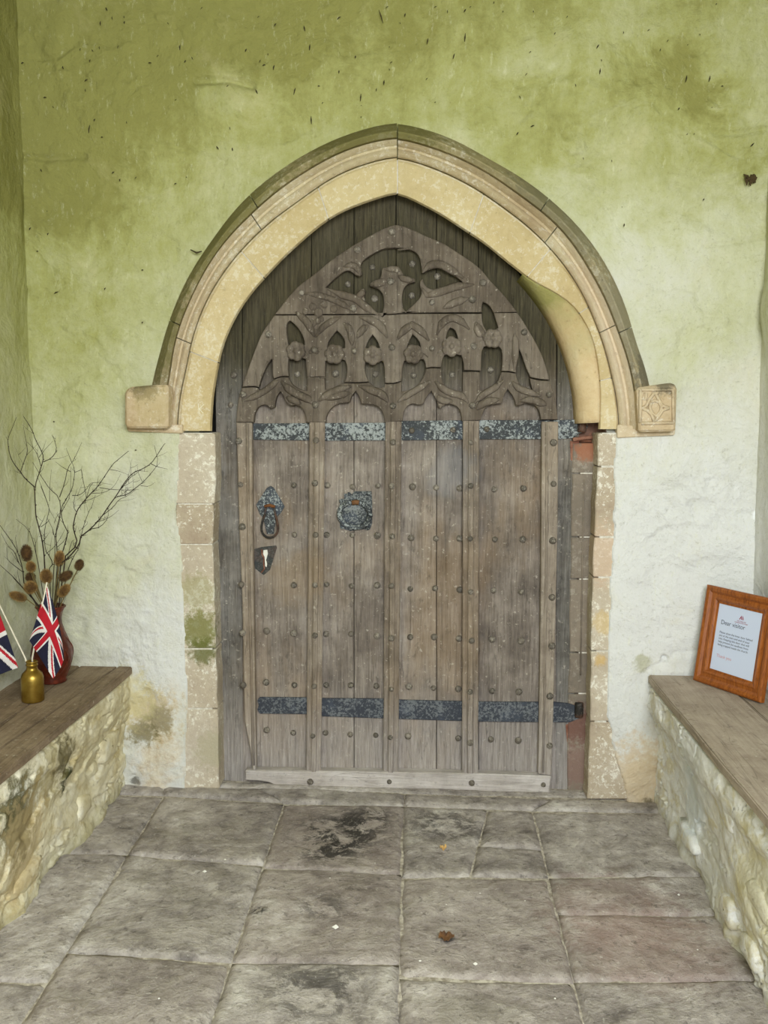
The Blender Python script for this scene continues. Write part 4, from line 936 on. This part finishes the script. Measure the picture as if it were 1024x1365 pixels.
# ================================================================== THINGS ON THE LEFT BENCH
# vase
vb = atz(73, 908, ZL); dv = vb.y+D; S = dv/F                                   # metres per photo pixel at the vase
prof = [(19,0),(20.5,1.5),(19,5),(22,15),(27,28),(29.5,40),(28.5,50),(24,62),(19,74),(15.5,86),(15,94),(17,103),(20.5,110),(19,110),(15.5,103),(13.5,94),(13.5,80),(0,78)]
sc_ = (908-803)/110.0
m = M('carved_redware', .4, 0, .4); m.b.inputs['Coat Weight'].default_value = .2
n_ = m.noise(14, 4, .6); vr = m.voro(48)
c_ = m.ramp(n_, [(.3, (74,26,14)), (.5, (108,42,24)), (.7, (140,66,40))]); c_ = m.mix(m.math('MULTIPLY', m.step(vr, .3, .5), .5), c_, (60, 20, 10))
m.bump(vr, .004, .6); m_vase = m.col(c_)
vc = Vector((vb.x-3*S, vb.y, ZL))
vase = empty('vase', vc); tag(vase, 'tall waisted red-brown glazed pottery vase holding twigs on the left bench', 'vase')
lathe('vase_body', [(r*S*sc_, z*S*sc_) for r, z in prof], vc, m_vase, vase, 40, loc=tuple(vc))
rim = [(20.0,108.6),(21.4,109.6),(21.4,111),(20,112),(18.4,111),(18.6,109.2)]
lathe('vase_rim', [(r*S*sc_, z*S*sc_) for r, z in rim], vc, m_vase, vase, 40)
# raised carved leaf scrolls on the vase shoulder
def vr_at(z):
    zs = [p[1] for p in prof[:13]]; rs = [p[0] for p in prof[:13]]; return float(np.interp(z, zs, rs))*S*sc_
sw = []
for q in range(7):
    a0 = q*2*math.pi/7
    P = []
    for i in range(14):
        t = i/13; z = 8+t*58; a = a0+.55*math.sin(t*3.3)
        P.append((vc.x+(vr_at(z)+.0005)*math.cos(a), vc.y+(vr_at(z)+.0005)*math.sin(a), ZL+z*S*sc_))
    sw.append(tubemesh(P, [.0012+.0022*math.sin(math.pi*i/13) for i in range(14)], 6))
V, Fc = merge(sw); fixn(mk('carved_scrolls', V, Fc, m_vase, vase, smooth=True))
mouth = Vector((vc.x, vc.y, ZL+104*S*sc_)); inner = Vector((vc.x, vc.y, ZL+82*S*sc_))
YV = vc.y
# bare branches
m_bark = plain('dark_bark', (42,33,24), .9, c2=(62,50,36), bump=.001, scale=80)
G6 = lambda L: cr(0,550,7.877,L); G7 = lambda L: cr(110,570,7.877,L); G8 = lambda L: cr(0,680,7.877,L)
def clampwall(x, y, Y):
    p = at(x, y, Y)
    while p.x < XL(p.z)+.045: Y -= .01; p = at(x, y, Y)
    return p
BR = random.Random(21)
def branch(lines, depth, lab, r0=.0028, entry=0.0):
    base = Vector((mouth.x+entry*S, YV+depth*.15, inner.z+.004))
    root = empty('bare_branch', base); tag(root, lab, 'branch', 'bare branches in the red vase')
    first = True
    for L, w in lines:
        q = smoothpoly(L, 1, False, 200) if len(L) > 2 else L
        ys = [YV+depth*(.25+.75*min(1, (800-y)/200.0))+.006*math.sin(x*.35+y*.21) for x, y in q]
        P = [clampwall(x, y, Y) for (x, y), Y in zip(q, ys)]
        if first:
            P = [base, Vector((mouth.x+(P[0].x-mouth.x)*.45, YV+depth*.2, mouth.z+.005))]+P
        n = len(P); R = [r0*w*(1-.62*i/(n-1)) for i in range(n)]
        V, Fc = tubemesh(P, R, 6)
        if not first or len(P) > 5:
            # buds along the twig
            bl = [(V, Fc)]
            for i in range(3 if first else 1, n, 2):
                d = (P[i]-P[i-1]); d = d.normalized() if d.length > 0 else Vector((0, 0, 1))
                sd_ = Vector((d.z, 0, -d.x))*(1 if i % 4 else -1); a = P[i]; bl.append(tubemesh([a, a+sd_*R[i]*1.4+d*R[i]*1.6, a+sd_*R[i]*1.9+d*R[i]*3.4], [R[i]*.7, R[i]*.8, R[i]*.2], 4))
            V, Fc = merge(bl)
        # fine shoots
        if n > 5:
            ex = [(V, Fc)]
            for i in range(3 if first else 1, n-1, 2):
                if P[i].z < mouth.z+.03 or BR.random() < .25: continue
                d = (P[i+1]-P[i]).normalized(); sgn = BR.choice((-1, 1)); sv = Vector((d.z, 0, -d.x))*sgn
                L = BR.uniform(.02, .085)*(1 if BR.random() < .6 else .35)*(1.15-i/n*.6); c_ = [P[i]]
                v = (d*.75+sv*.7).normalized()
                for k in range(4): v = (v+Vector((BR.uniform(-.15, .15), BR.uniform(-.2, .1), BR.uniform(-.02, .28)))).normalized(); c_.append(c_[-1]+v*L/4)
                if min(p.x-XL(p.z) for p in c_) < .03: continue
                ex.append(tubemesh(c_, [max(.0006, R[i]*.5)*(1-.6*k/4) for k in range(5)], 4))
                if BR.random() < .6:
                    v2 = (v-sv*1.1).normalized(); ex.append(tubemesh([c_[2], c_[2]+v2*L*.25, c_[2]+v2*L*.5+Vector((0, 0, .004))], [.0007, .0006, .0004], 4))
            V, Fc = merge(ex)
        fixn(mk('main_stem' if first else 'side_twig', V, Fc, m_bark, root, smooth=True)); first = False
branch([(G8([(470,600),(462,450),(440,300),(400,150)])+G6([(375,1080),(370,950),(362,780),(430,580),(460,470),(430,390),(370,280),(345,200),(300,120),(250,45)]), 1.0),
        (G6([(362,780),(260,690),(215,625),(140,530),(100,440),(85,340),(82,270),(130,160),(172,50)]), .75), (G6([(215,625),(250,520),(290,420),(280,330),(262,240),(248,155)]), .55),
        (G6([(455,518),(540,480),(600,395),(570,280),(545,235)]), .6), (G6([(430,560),(405,480),(385,420),(330,350),(285,310)]), .5), (G6([(410,470),(460,400),(555,300)]), .4), (G6([(430,1200),(500,1150),(520,1120)]), .45)], -.03, 'tallest bare branch, forking low with two long arms at the top left of the vase')
branch([(G8([(640,560),(720,500),(830,370),(850,270)])+G7([(0,1130),(90,1060),(200,940),(270,830),(360,710),(430,590),(530,470),(620,440),(720,380),(790,280),(830,215),(862,170)]), 1.0),
        (G7([(90,1065),(190,1045),(270,950),(270,850)]), .55), (G7([(130,1000),(250,960),(320,920),(380,865)]), .4), (G7([(360,725),(470,705),(550,640),(640,570),(720,480),(800,380),(755,190)]), .6), (G7([(720,380),(780,410),(890,435)]), .5),
        (G7([(410,640),(500,520),(560,490),(610,440)]), .55), (G7([(200,930),(330,830),(380,755),(470,720),(560,650)]), .5), (G7([(630,570),(585,480),(575,400)]), .3), (G7([(610,610),(700,620),(760,575)]), .35)], -.05, 'longest bare branch, reaching far right toward the stone doorway', entry=4)
branch([(G8([(600,600),(600,400),(580,250)])+G6([(640,1050),(625,890),(520,800),(460,710),(420,650),(345,525)]), .8), (G6([(625,890),(680,740),(710,580),(780,490),(858,315)]), .6), (G6([(752,520),(695,375)]), .45), (G6([(740,620),(650,570),(585,518)]), .45), (G6([(640,1060),(680,980),(740,880),(745,570)]), .5)], .02, 'bare branch crossing itself at the centre, ending in a small fork')
branch([(G8([(620,560),(700,300),(710,230)])+G6([(710,1250),(650,1130),(640,1000),(700,900),(760,800),(780,680),(785,600),(760,530)]), .8), (G6([(780,630),(855,600),(862,560)]), .4), (G6([(760,870),(830,870),(900,820),(950,735),(1023,735)]), .5), (G6([(855,600),(870,700),(910,880),(890,960),(890,1050)]), .45)], -.02, 'bare branch with a long level side twig pointing right', entry=2)
branch([(G8([(690,480),(820,360),(770,200)])+G6([(770,1180),(800,1040),(880,930),(1010,790)])+G7([(100,690),(180,590),(240,500),(320,380),(370,340),(480,248)]), .95), (G7([(180,630),(300,650),(450,655),(590,650)]), .45), (G7([(290,440),(380,455),(490,500)]), .35), (G7([(40,740),(90,580),(180,575),(310,600)]), .4), (G7([(100,690),(230,685),(330,625),(400,490)]), .4), (G7([(0,780),(120,740),(220,690)]), .4), (G6([(800,1040),(770,990),(780,900),(810,800)]), .45)], .01, 'upright bare branch curving right beside the longest one', entry=3)
branch([(G8([(250,760),(240,620),(190,440),(110,310),(0,160)]), .9), (G8([(200,560),(150,430),(90,390),(10,240)]), .55), (G8([(240,650),(120,560),(75,515),(70,390)]), .5), (G8([(190,440),(160,300),(170,260)]), .35), (G8([(230,600),(170,520),(120,440)]), .4)], -.03, 'low bare branch leaning out to the left edge', entry=-3)
branch([(G8([(300,860),(220,800),(150,710),(60,630),(0,575)]), .75), (G8([(220,800),(180,650),(190,620)]), .35)], .0, 'lowest thin twig sagging out to the left of the vase', entry=-4)
branch([(G8([(400,560),(350,330),(300,200),(170,95)]), .65), (G8([(300,200),(300,330)]), .35), (G8([(410,280),(500,240)]), .3), (G8([(380,470),(370,300),(330,290)]), .35)], .03, 'slender short twig pointing up left above the teasels', entry=-1)
branch([(G8([(520,610),(560,560),(500,450),(480,440),(460,260),(490,100),(520,0)])+G6([(500,950),(430,780)]), .7), (G6([(500,950),(415,720),(380,650)]), .4), (G6([(520,930),(520,800),(540,600)]), .4), (G6([(500,960),(530,1050),(600,1150)]), .35), (G8([(480,460),(570,390),(650,270),(680,200)]), .4)], .04, 'twiggy middle branch topped by a cluster of fine shoots', entry=1)
branch([(G8([(720,610),(770,490),(830,400),(860,230),(900,100),(940,0)])+G6([(960,1000),(1000,870)]), .6), (G8([(850,280),(950,200),(1024,110)]), .5), (G8([(700,530),(750,330),(780,310)]), .45), (G8([(770,480),(700,520),(690,540)]), .35), (G8([(860,200),(930,130),(890,110)]), .3)], .02, 'fine bare branch on the right side with a short crooked side shoot', entry=4)
branch([(G8([(560,700),(580,420),(570,230),(500,90)]), .7), (G8([(600,390),(680,320),(720,230)]), .4), (G8([(580,260),(620,150),(640,40)]), .45), (G8([(560,260),(550,200)]), .3), (G6([(570,1160),(600,1080),(640,1040)]), .35)], -.01, 'straight dark branch rising directly behind the right-hand teasels', entry=0)
branch([(G8([(770,690),(820,660),(900,570)]), .45), (G8([(760,740),(830,720)]), .3)], -.02, 'very short thin twig sticking out right below the rightmost teasel', .002, entry=5)
tw = empty('bare_branch', at(0, 640, YV-.05)); tag(tw, 'twig tip entering at the left edge of the picture', 'branch', 'bare branches in the red vase')
tube('main_stem', [inner+Vector((-.02, 0, 0)), mouth+Vector((-.045, 0, .02)), at(-45,700,YV), at(-20,660,YV), at(0,642,YV), at(7,634,YV), at(14,627,YV)], [.0022, .0022, .0018, .0015, .0012, .001, .0006], m_bark, tw, 6)
# teasels
m_tcore = plain('teasel_core', (62,40,18), .9, c2=(92,64,28), bump=.003, scale=120)
m_spine = plain('teasel_spines', (176,142,84), .85, c2=(124,92,46), scale=50); m_spined = plain('dark_teasel_spines', (112,86,50), .85, c2=(64,46,26), scale=50)
m_stem = plain('teasel_stem', (120,104,62), .9, c2=(92,78,44))
def teasel(c, a, b, rot, dep, lab, dark=False, seed=0, tow=0.0):
    cx, cy = G8([c])[0]; ctr = at(cx, cy, YV+dep); sA = a/7.877*S; sB = b/7.877*S
    ax = Vector((math.sin(rot), -tow, math.cos(rot))).normalized(); r_ = random.Random(seed)
    e1 = ax.cross(Vector((0, 1, 0.02))).normalized(); e2 = ax.cross(e1)
    botm = ctr-ax*sB*1.0
    root = empty('dried_teasel', botm); tag(root, lab, 'teasel', 'dried teasels in the red vase')
    V = []; Fc = []; ns, nr = 14, 9
    for i in range(nr):
        t = i/(nr-1); ph = (t-.5)*math.pi; rr_ = math.cos(ph)*.78*sA*(1+.1*(1-t)); hh_ = math.sin(ph)*.86*sB
        for s in range(ns): th = 2*math.pi*s/ns; V.append(ctr+ax*hh_+(e1*math.cos(th)+e2*math.sin(th))*max(rr_, .0003))
    for i in range(nr-1):
        for s in range(ns): Fc.append((i*ns+s, i*ns+(s+1) % ns, (i+1)*ns+(s+1) % ns, (i+1)*ns+s))
    fixn(mk('seed_head', V, Fc, m_tcore, root, smooth=True))
    V = []; Fc = []
    N = 760
    for k in range(N):
        t = (k+.5)/N; zc = 1-2*t; r1 = math.sqrt(1-zc*zc); th = k*2.39996
        nrm = (ax*zc+(e1*math.cos(th)+e2*math.sin(th))*r1)
        p = ctr+ax*(zc*sB*.84)+(e1*math.cos(th)+e2*math.sin(th))*(r1*sA*.74)
        d = (nrm+ax*.35+Vector((r_.uniform(-.25, .25), r_.uniform(-.25, .25), r_.uniform(-.25, .25)))).normalized(); L = sA*r_.uniform(.26, .52)
        s1_ = d.cross(Vector((r_.uniform(-1, 1), r_.uniform(-1, 1), r_.uniform(-1, 1)))).normalized()*.0007; s2_ = d.cross(s1_).normalized()*.0007
        b_ = len(V); V += [p+s1_, p-s1_*.5+s2_, p-s1_*.5-s2_, p+d*L]; Fc += [(b_, b_+1, b_+3), (b_+1, b_+2, b_+3), (b_+2, b_, b_+3)]
    o = mk('spines', V, Fc, m_spined if dark else m_spine, root); o['kind'] = 'stuff'
    en = Vector((mouth.x+(ctr.x-mouth.x)*.25, YV+dep*.3, mouth.z)); 
    tube('stem', [Vector((inner.x+(ctr.x-mouth.x)*.08, YV, inner.z+.004)), en, (en+botm)/2+Vector((0, -.003, .003)), botm], [.0024, .0022, .0020, .0024], m_stem, root, 6)
    br = [tubemesh([botm, botm+(e1*math.cos(q)+e2*math.sin(q))*sA*.8+ax*sB*.2, botm+(e1*math.cos(q)+e2*math.sin(q))*sA*1.15+ax*sB*(.9+.2*r_.random())], [.0011, .0009, .0003], 4) for q in (0.3, 1.5, 2.7, 4.0, 5.2)]
    V, Fc = merge(br); mk('bracts', V, Fc, m_stem, root)
teasel((278,450), 62, 92, -.05, -.03, 'darkest teasel, upright at the top left of the bunch', True, 1)
teasel((325,595), 52, 64, .0, -.05, 'medium teasel just under the darkest one', False, 2, .6)
teasel((320,705), 54, 50, .0, .0, 'small dark teasel half hidden behind the round one', True, 3, .5)
teasel((322,810), 70, 70, -.1, -.07, 'round teasel facing forward, low on the left', False, 4, 1.6)
teasel((190,905), 52, 100, -1.25, -.05, 'lowest teasel lying over the vase rim to the left', False, 5)
teasel((485,695), 66, 82, .0, -.04, 'central teasel just above the tip of the flag stick', False, 6, .5)
teasel((625,508), 56, 86, .12, -.02, 'upright teasel high on the right of the centre', False, 7)
teasel((690,692), 54, 82, 1.05, -.05, 'teasel lying almost level to the right', True, 8)
teasel((832,575), 48, 62, .35, -.03, 'rightmost teasel standing out from the bunch', True, 9)
teasel((672,845), 54, 86, .75, -.06, 'teasel leaning right, low over the vase rim', False, 10)
# brass bottle
bb = atz(44, 934, ZL); S3 = (bb.y+D)/F
prof = [(0,0),(14,0),(15.2,1.2),(15.4,4),(15.4,30),(15.2,34),(13.5,39),(9.5,43),(7.6,45.5),(7.4,50),(8.2,50.5),(8.2,52),(7.3,52.5),(7.3,54),(8.0,54.5),(8.0,56),(7.2,56.8),(6.4,56.8),(6.2,50),(0,49)]
m_gold = plain('gold_painted_glass', (164,136,62), .34, .85, c2=(142,112,44), scale=18, bump=.0008)
bot = lathe('gold_bottle', [(r*S3, z*S3) for r, z in prof], Vector((bb.x, bb.y, ZL)), m_gold, None, 36, loc=(bb.x, bb.y, ZL))
tag(bot, 'small gold-painted bottle holding two flag sticks on the left bench', 'bottle')
bmo = Vector((bb.x, bb.y, ZL+44*S3))
# flags
m_red = plain('flag_red', (176,16,36), .8, c2=(160,10,30)); m_wht = plain('flag_white', (222,218,214), .8, c2=(206,200,196)); m_navy = plain('flag_navy', (24,24,52), .8, c2=(18,18,42))
def jack(u, v):
    # union flag, u along the fly 0..1 (2 units), v down the hoist 0..1 (1 unit)
    x, y = (u-.5)*2, (v-.5)
    if abs(x) < .1 or abs(y) < .1: return 0
    if abs(x) < .15 or abs(y) < .15: return 1
    for s in (1, -1):
        d = (y-s*x*.5)/math.sqrt(1.25)
        if abs(d) < .082:
            # red saltire pinwheel, offset within the white
            side = (1 if x*1 > 0 else -1)*(1 if s > 0 else -1)
            if s > 0: red = (0 < d < .05) if x < 0 else (-.05 < d < 0)
            else: red = (-.05 < d < 0) if x > 0 else (0 < d < .05)
            red = red if s > 0 else ((-.05 < d < 0) if x < 0 else (0 < d < .05))
            return 0 if red else 1
    return 2
def flag(cp, Yc, stick, lab, fold, labn):
    base = bmo; root = empty('hand_flag', base); tag(root, lab, 'flag', 'hand-waving union flags in the gold bottle')
    tube('flag_stick', stick, .0030, m_plain_wood_white, root, 8)
    N, Mq = 110, 66; V = []; Fc = []; mi = []
    def q3(t): return (2*(t-.5)*(t-1), -4*t*(t-1), 2*t*(t-.5))
    for i in range(N+1):
        a = q3(i/N)
        for j in range(Mq+1):
            b = q3(j/Mq); x = y = yy_ = 0
            for ii in range(3):
                for jj in range(3):
                    w = a[ii]*b[jj]; px, py, dy = cp[(ii, jj)]; x += w*px; y += w*py; yy_ += w*dy
            x, y = x/5.12, 760+y/5.12
            dy = yy_+fold*math.sin(i/N*7+j/Mq*2.0)*(.3+i/N)
            V.append(at(x, y, Yc+dy))
    for i in range(N):
        for j in range(Mq):
            Fc.append((i*(Mq+1)+j, (i+1)*(Mq+1)+j, (i+1)*(Mq+1)+j+1, i*(Mq+1)+j+1)); mi.append(jack((i+.5)/N, (j+.5)/Mq))
    o = mk('flag_cloth', V, Fc, [m_red, m_wht, m_navy], root, smooth=True)
    o.data.polygons.foreach_set('material_index', mi); o.data.update()
    return root
YF = bb.y
st2 = [Vector((bmo.x-.002, bmo.y+.004, ZL+8*S3)), at(43, 877, YF+.003), at(52.5, 827, YF-.004), at(62.5, 776.5, YF-.012)]
flag({(0,0):(318,98,-.004),(0,1):(268,270,-.002),(0,2):(200,482,.0),(1,0):(397,345,.010),(1,1):(350,415,-.004),(1,2):(238,540,.0),(2,0):(432,560,.028),(2,1):(425,640,.014),(2,2):(362,740,.0)}, YF-.008, st2,
     'small flag on a stick standing upright before the red vase, cloth hanging down', .005, 1)
st1 = [Vector((bmo.x+.003, bmo.y, ZL+8*S3)), at(34, 878, YF), at(0, 808, YF-.01), at(-38, 730, YF-.02)]
flag({(0,0):(-95,60,.0),(0,1):(15,345,-.004),(0,2):(124,665,.0),(1,0):(-330,190,.0),(1,1):(-165,440,-.006),(1,2):(-90,750,.0),(2,0):(-560,330,.02),(2,1):(-420,560,.0),(2,2):(-330,860,.0)}, YF-.016, st1,
     'small flag on a stick leaning left, cut off by the picture edge', .006, 1)

# ================================================================== PICTURE FRAME ON THE RIGHT BENCH
p1, p2 = atz(928.6, 906, ZR+.001), atz(1019, 937, ZR+.001)
bdir = Vector((p2.x-p1.x, p2.y-p1.y, 0)); FW = bdir.length; bdir.normalize()
nb = Vector((-bdir.y, bdir.x, 0)); 
if nb.dot(p1-CAM) < 0: nb = -nb
best = None
for li in range(0, 60):
    for hi in range(20, 60):
        l = li*.01; hgt = hi*.01; q = p1+(Vector((0, 0, 1))*math.cos(l)+nb*math.sin(l))*hgt; e = math.hypot(proj(q)[0]-947.7, proj(q)[1]-779)
        if best is None or e < best[0]: best = (e, l, hgt)
LEAN, FH = best[1], best[2]
up = Vector((0, 0, 1))*math.cos(LEAN)+nb*math.sin(LEAN); fn = up.cross(bdir).normalized()
if fn.dot(CAM-p1) < 0: fn = -fn
print('FRAME', FW, FH, LEAN, best[0], 'zt', ZL, ZR, 'D', D, 'walls', XL(0), XR(0), 'bench width', frL(0)-backL, backR-frR(0))
def fp(u, v, n=0.0): return p1+bdir*u+up*v+fn*n
pf = empty('picture_frame', p1+bdir*FW/2); tag(pf, 'varnished orange-brown wooden picture frame holding a printed visitor notice on the right bench', 'picture frame')
m = M('varnished_pine', .42, 0, .35); m.b.inputs['Coat Weight'].default_value = .1
gr = m.noise(3, 6, .65, vec=m.vec((30, 30, 6)), dist=1.0)
m_frame = m.col(m.ramp(gr, [(.3, (108,55,18)), (.5, (146,80,26)), (.7, (170,100,40))]))
fw = FW*.185
prof = [(0, 0), (0, .018), (.12, .022), (.30, .020), (.45, .012), (.62, .013), (.72, .016), (.80, .013), (.88, .007), (1, .006), (1, 0)]
for s in range(4):
    V = []; n = len(prof)
    cn = [(0, 0), (FW, 0), (FW, FH), (0, FH)]; inn = [(fw, fw), (FW-fw, fw), (FW-fw, FH-fw), (fw, FH-fw)]
    for e in (s, (s+1) % 4):
        for u, hgt in prof:
            V.append(fp(cn[e][0]*(1-u)+inn[e][0]*u, cn[e][1]*(1-u)+inn[e][1]*u, hgt))
    Fc = [(i, (i+1) % n, n+(i+1) % n, n+i) for i in range(n)]+[tuple(range(n)), tuple(range(2*n-1, n-1, -1))]
    fixn(mk('frame_side', V, Fc, m_frame, pf))
def quad(name, u0, v0, u1, v1, n0, n1, mat):
    V = [fp(u, v, n) for n in (n0, n1) for u, v in ((u0, v0), (u1, v0), (u1, v1), (u0, v1))]
    return fixn(mk(name, V, [(0,1,2,3),(4,5,6,7),(0,1,5,4),(1,2,6,5),(2,3,7,6),(3,0,4,7)], mat, pf))
quad('paper_notice', fw*.9, fw*.9, FW-fw*.9, FH-fw*.9, .002, .0035, plain('pale_blue_paper', (206,216,238), .5, spec=.3))
quad('backing_panel', .004, .004, FW-.004, FH-.004, -.004, .001, plain('hardboard', (110,82,54), .9))
V = [fp(FW*.42, FH*.6, -.004), fp(FW*.58, FH*.6, -.004), fp(FW*.58, .0, -.09), fp(FW*.42, 0, -.09)]
zlow = ZR+.002
V = [fp(FW*.42, FH*.6, -.005), fp(FW*.58, FH*.6, -.005)]
b0_ = p1+bdir*FW*.58+nb*.13; b1_ = p1+bdir*FW*.42+nb*.13
V += [Vector((b0_.x, b0_.y, zlow)), Vector((b1_.x, b1_.y, zlow))]
st_ = mk('easel_strut', V, [(0,1,2,3)], plain('strut_board', (84,62,42), .9), pf); st_.modifiers.new('s', 'SOLIDIFY').thickness = .003
iw, ih = FW-2*fw, FH-2*fw
def text(body, u, v, size, mat, name='printed_text', align='LEFT'):
    cu = bpy.data.curves.new('t', 'FONT'); cu.body = body; cu.size = size; cu.align_x = align; cu.space_line = 1.05; cu.extrude = .0001
    t = bpy.data.objects.new('t', cu); COL.objects.link(t); bpy.context.view_layer.update()
    me = bpy.data.meshes.new_from_object(t.evaluated_get(bpy.context.evaluated_depsgraph_get()))
    V = [fp(fw+iw*u+vv.co.x, fw+ih*v+vv.co.y, .0038+vv.co.z) for vv in me.vertices]; Fc = [tuple(p.vertices) for p in me.polygons]
    bpy.data.objects.remove(t); bpy.data.curves.remove(cu); bpy.data.meshes.remove(me)
    return mk(name, V, Fc, mat, pf)
m_ink = plain('grey_ink', (74,78,92), .7); m_inkr = plain('red_ink', (204,150,156), .7); m_logo = plain('crimson_print', (150,40,70), .7)
text('Dear visitor', .10, .70, iw*.115, m_ink)
body_ = 'Please close the inner door behind\nyou at the start and end of your\nvisit. Keeping this door shut will\nhelp prevent the swallows from\nbeing trapped inside the church.'
text(body_, .10, .565, iw*.0545, m_ink)
text('Thank you', .11, .20, iw*.082, m_inkr)
text('THE CHURCHES\nCONSERVATION TRUST', .56, .80, iw*.028, m_logo, align='CENTER')
lg = []
for L in ([(.50,.835),(.545,.90),(.565,.835),(.545,.835),(.538,.865),(.52,.835)], [(.565,.90),(.59,.875),(.60,.835),(.578,.835),(.572,.87)]):
    lg.append(([fp(fw+iw*a, fw+ih*b, .0039) for a, b in L], [tuple(range(len(L)))]))
V, Fc = merge(lg); mk('printed_emblem', V, Fc, m_logo, pf)
# dark bundle glimpsed behind the frame at the picture edge
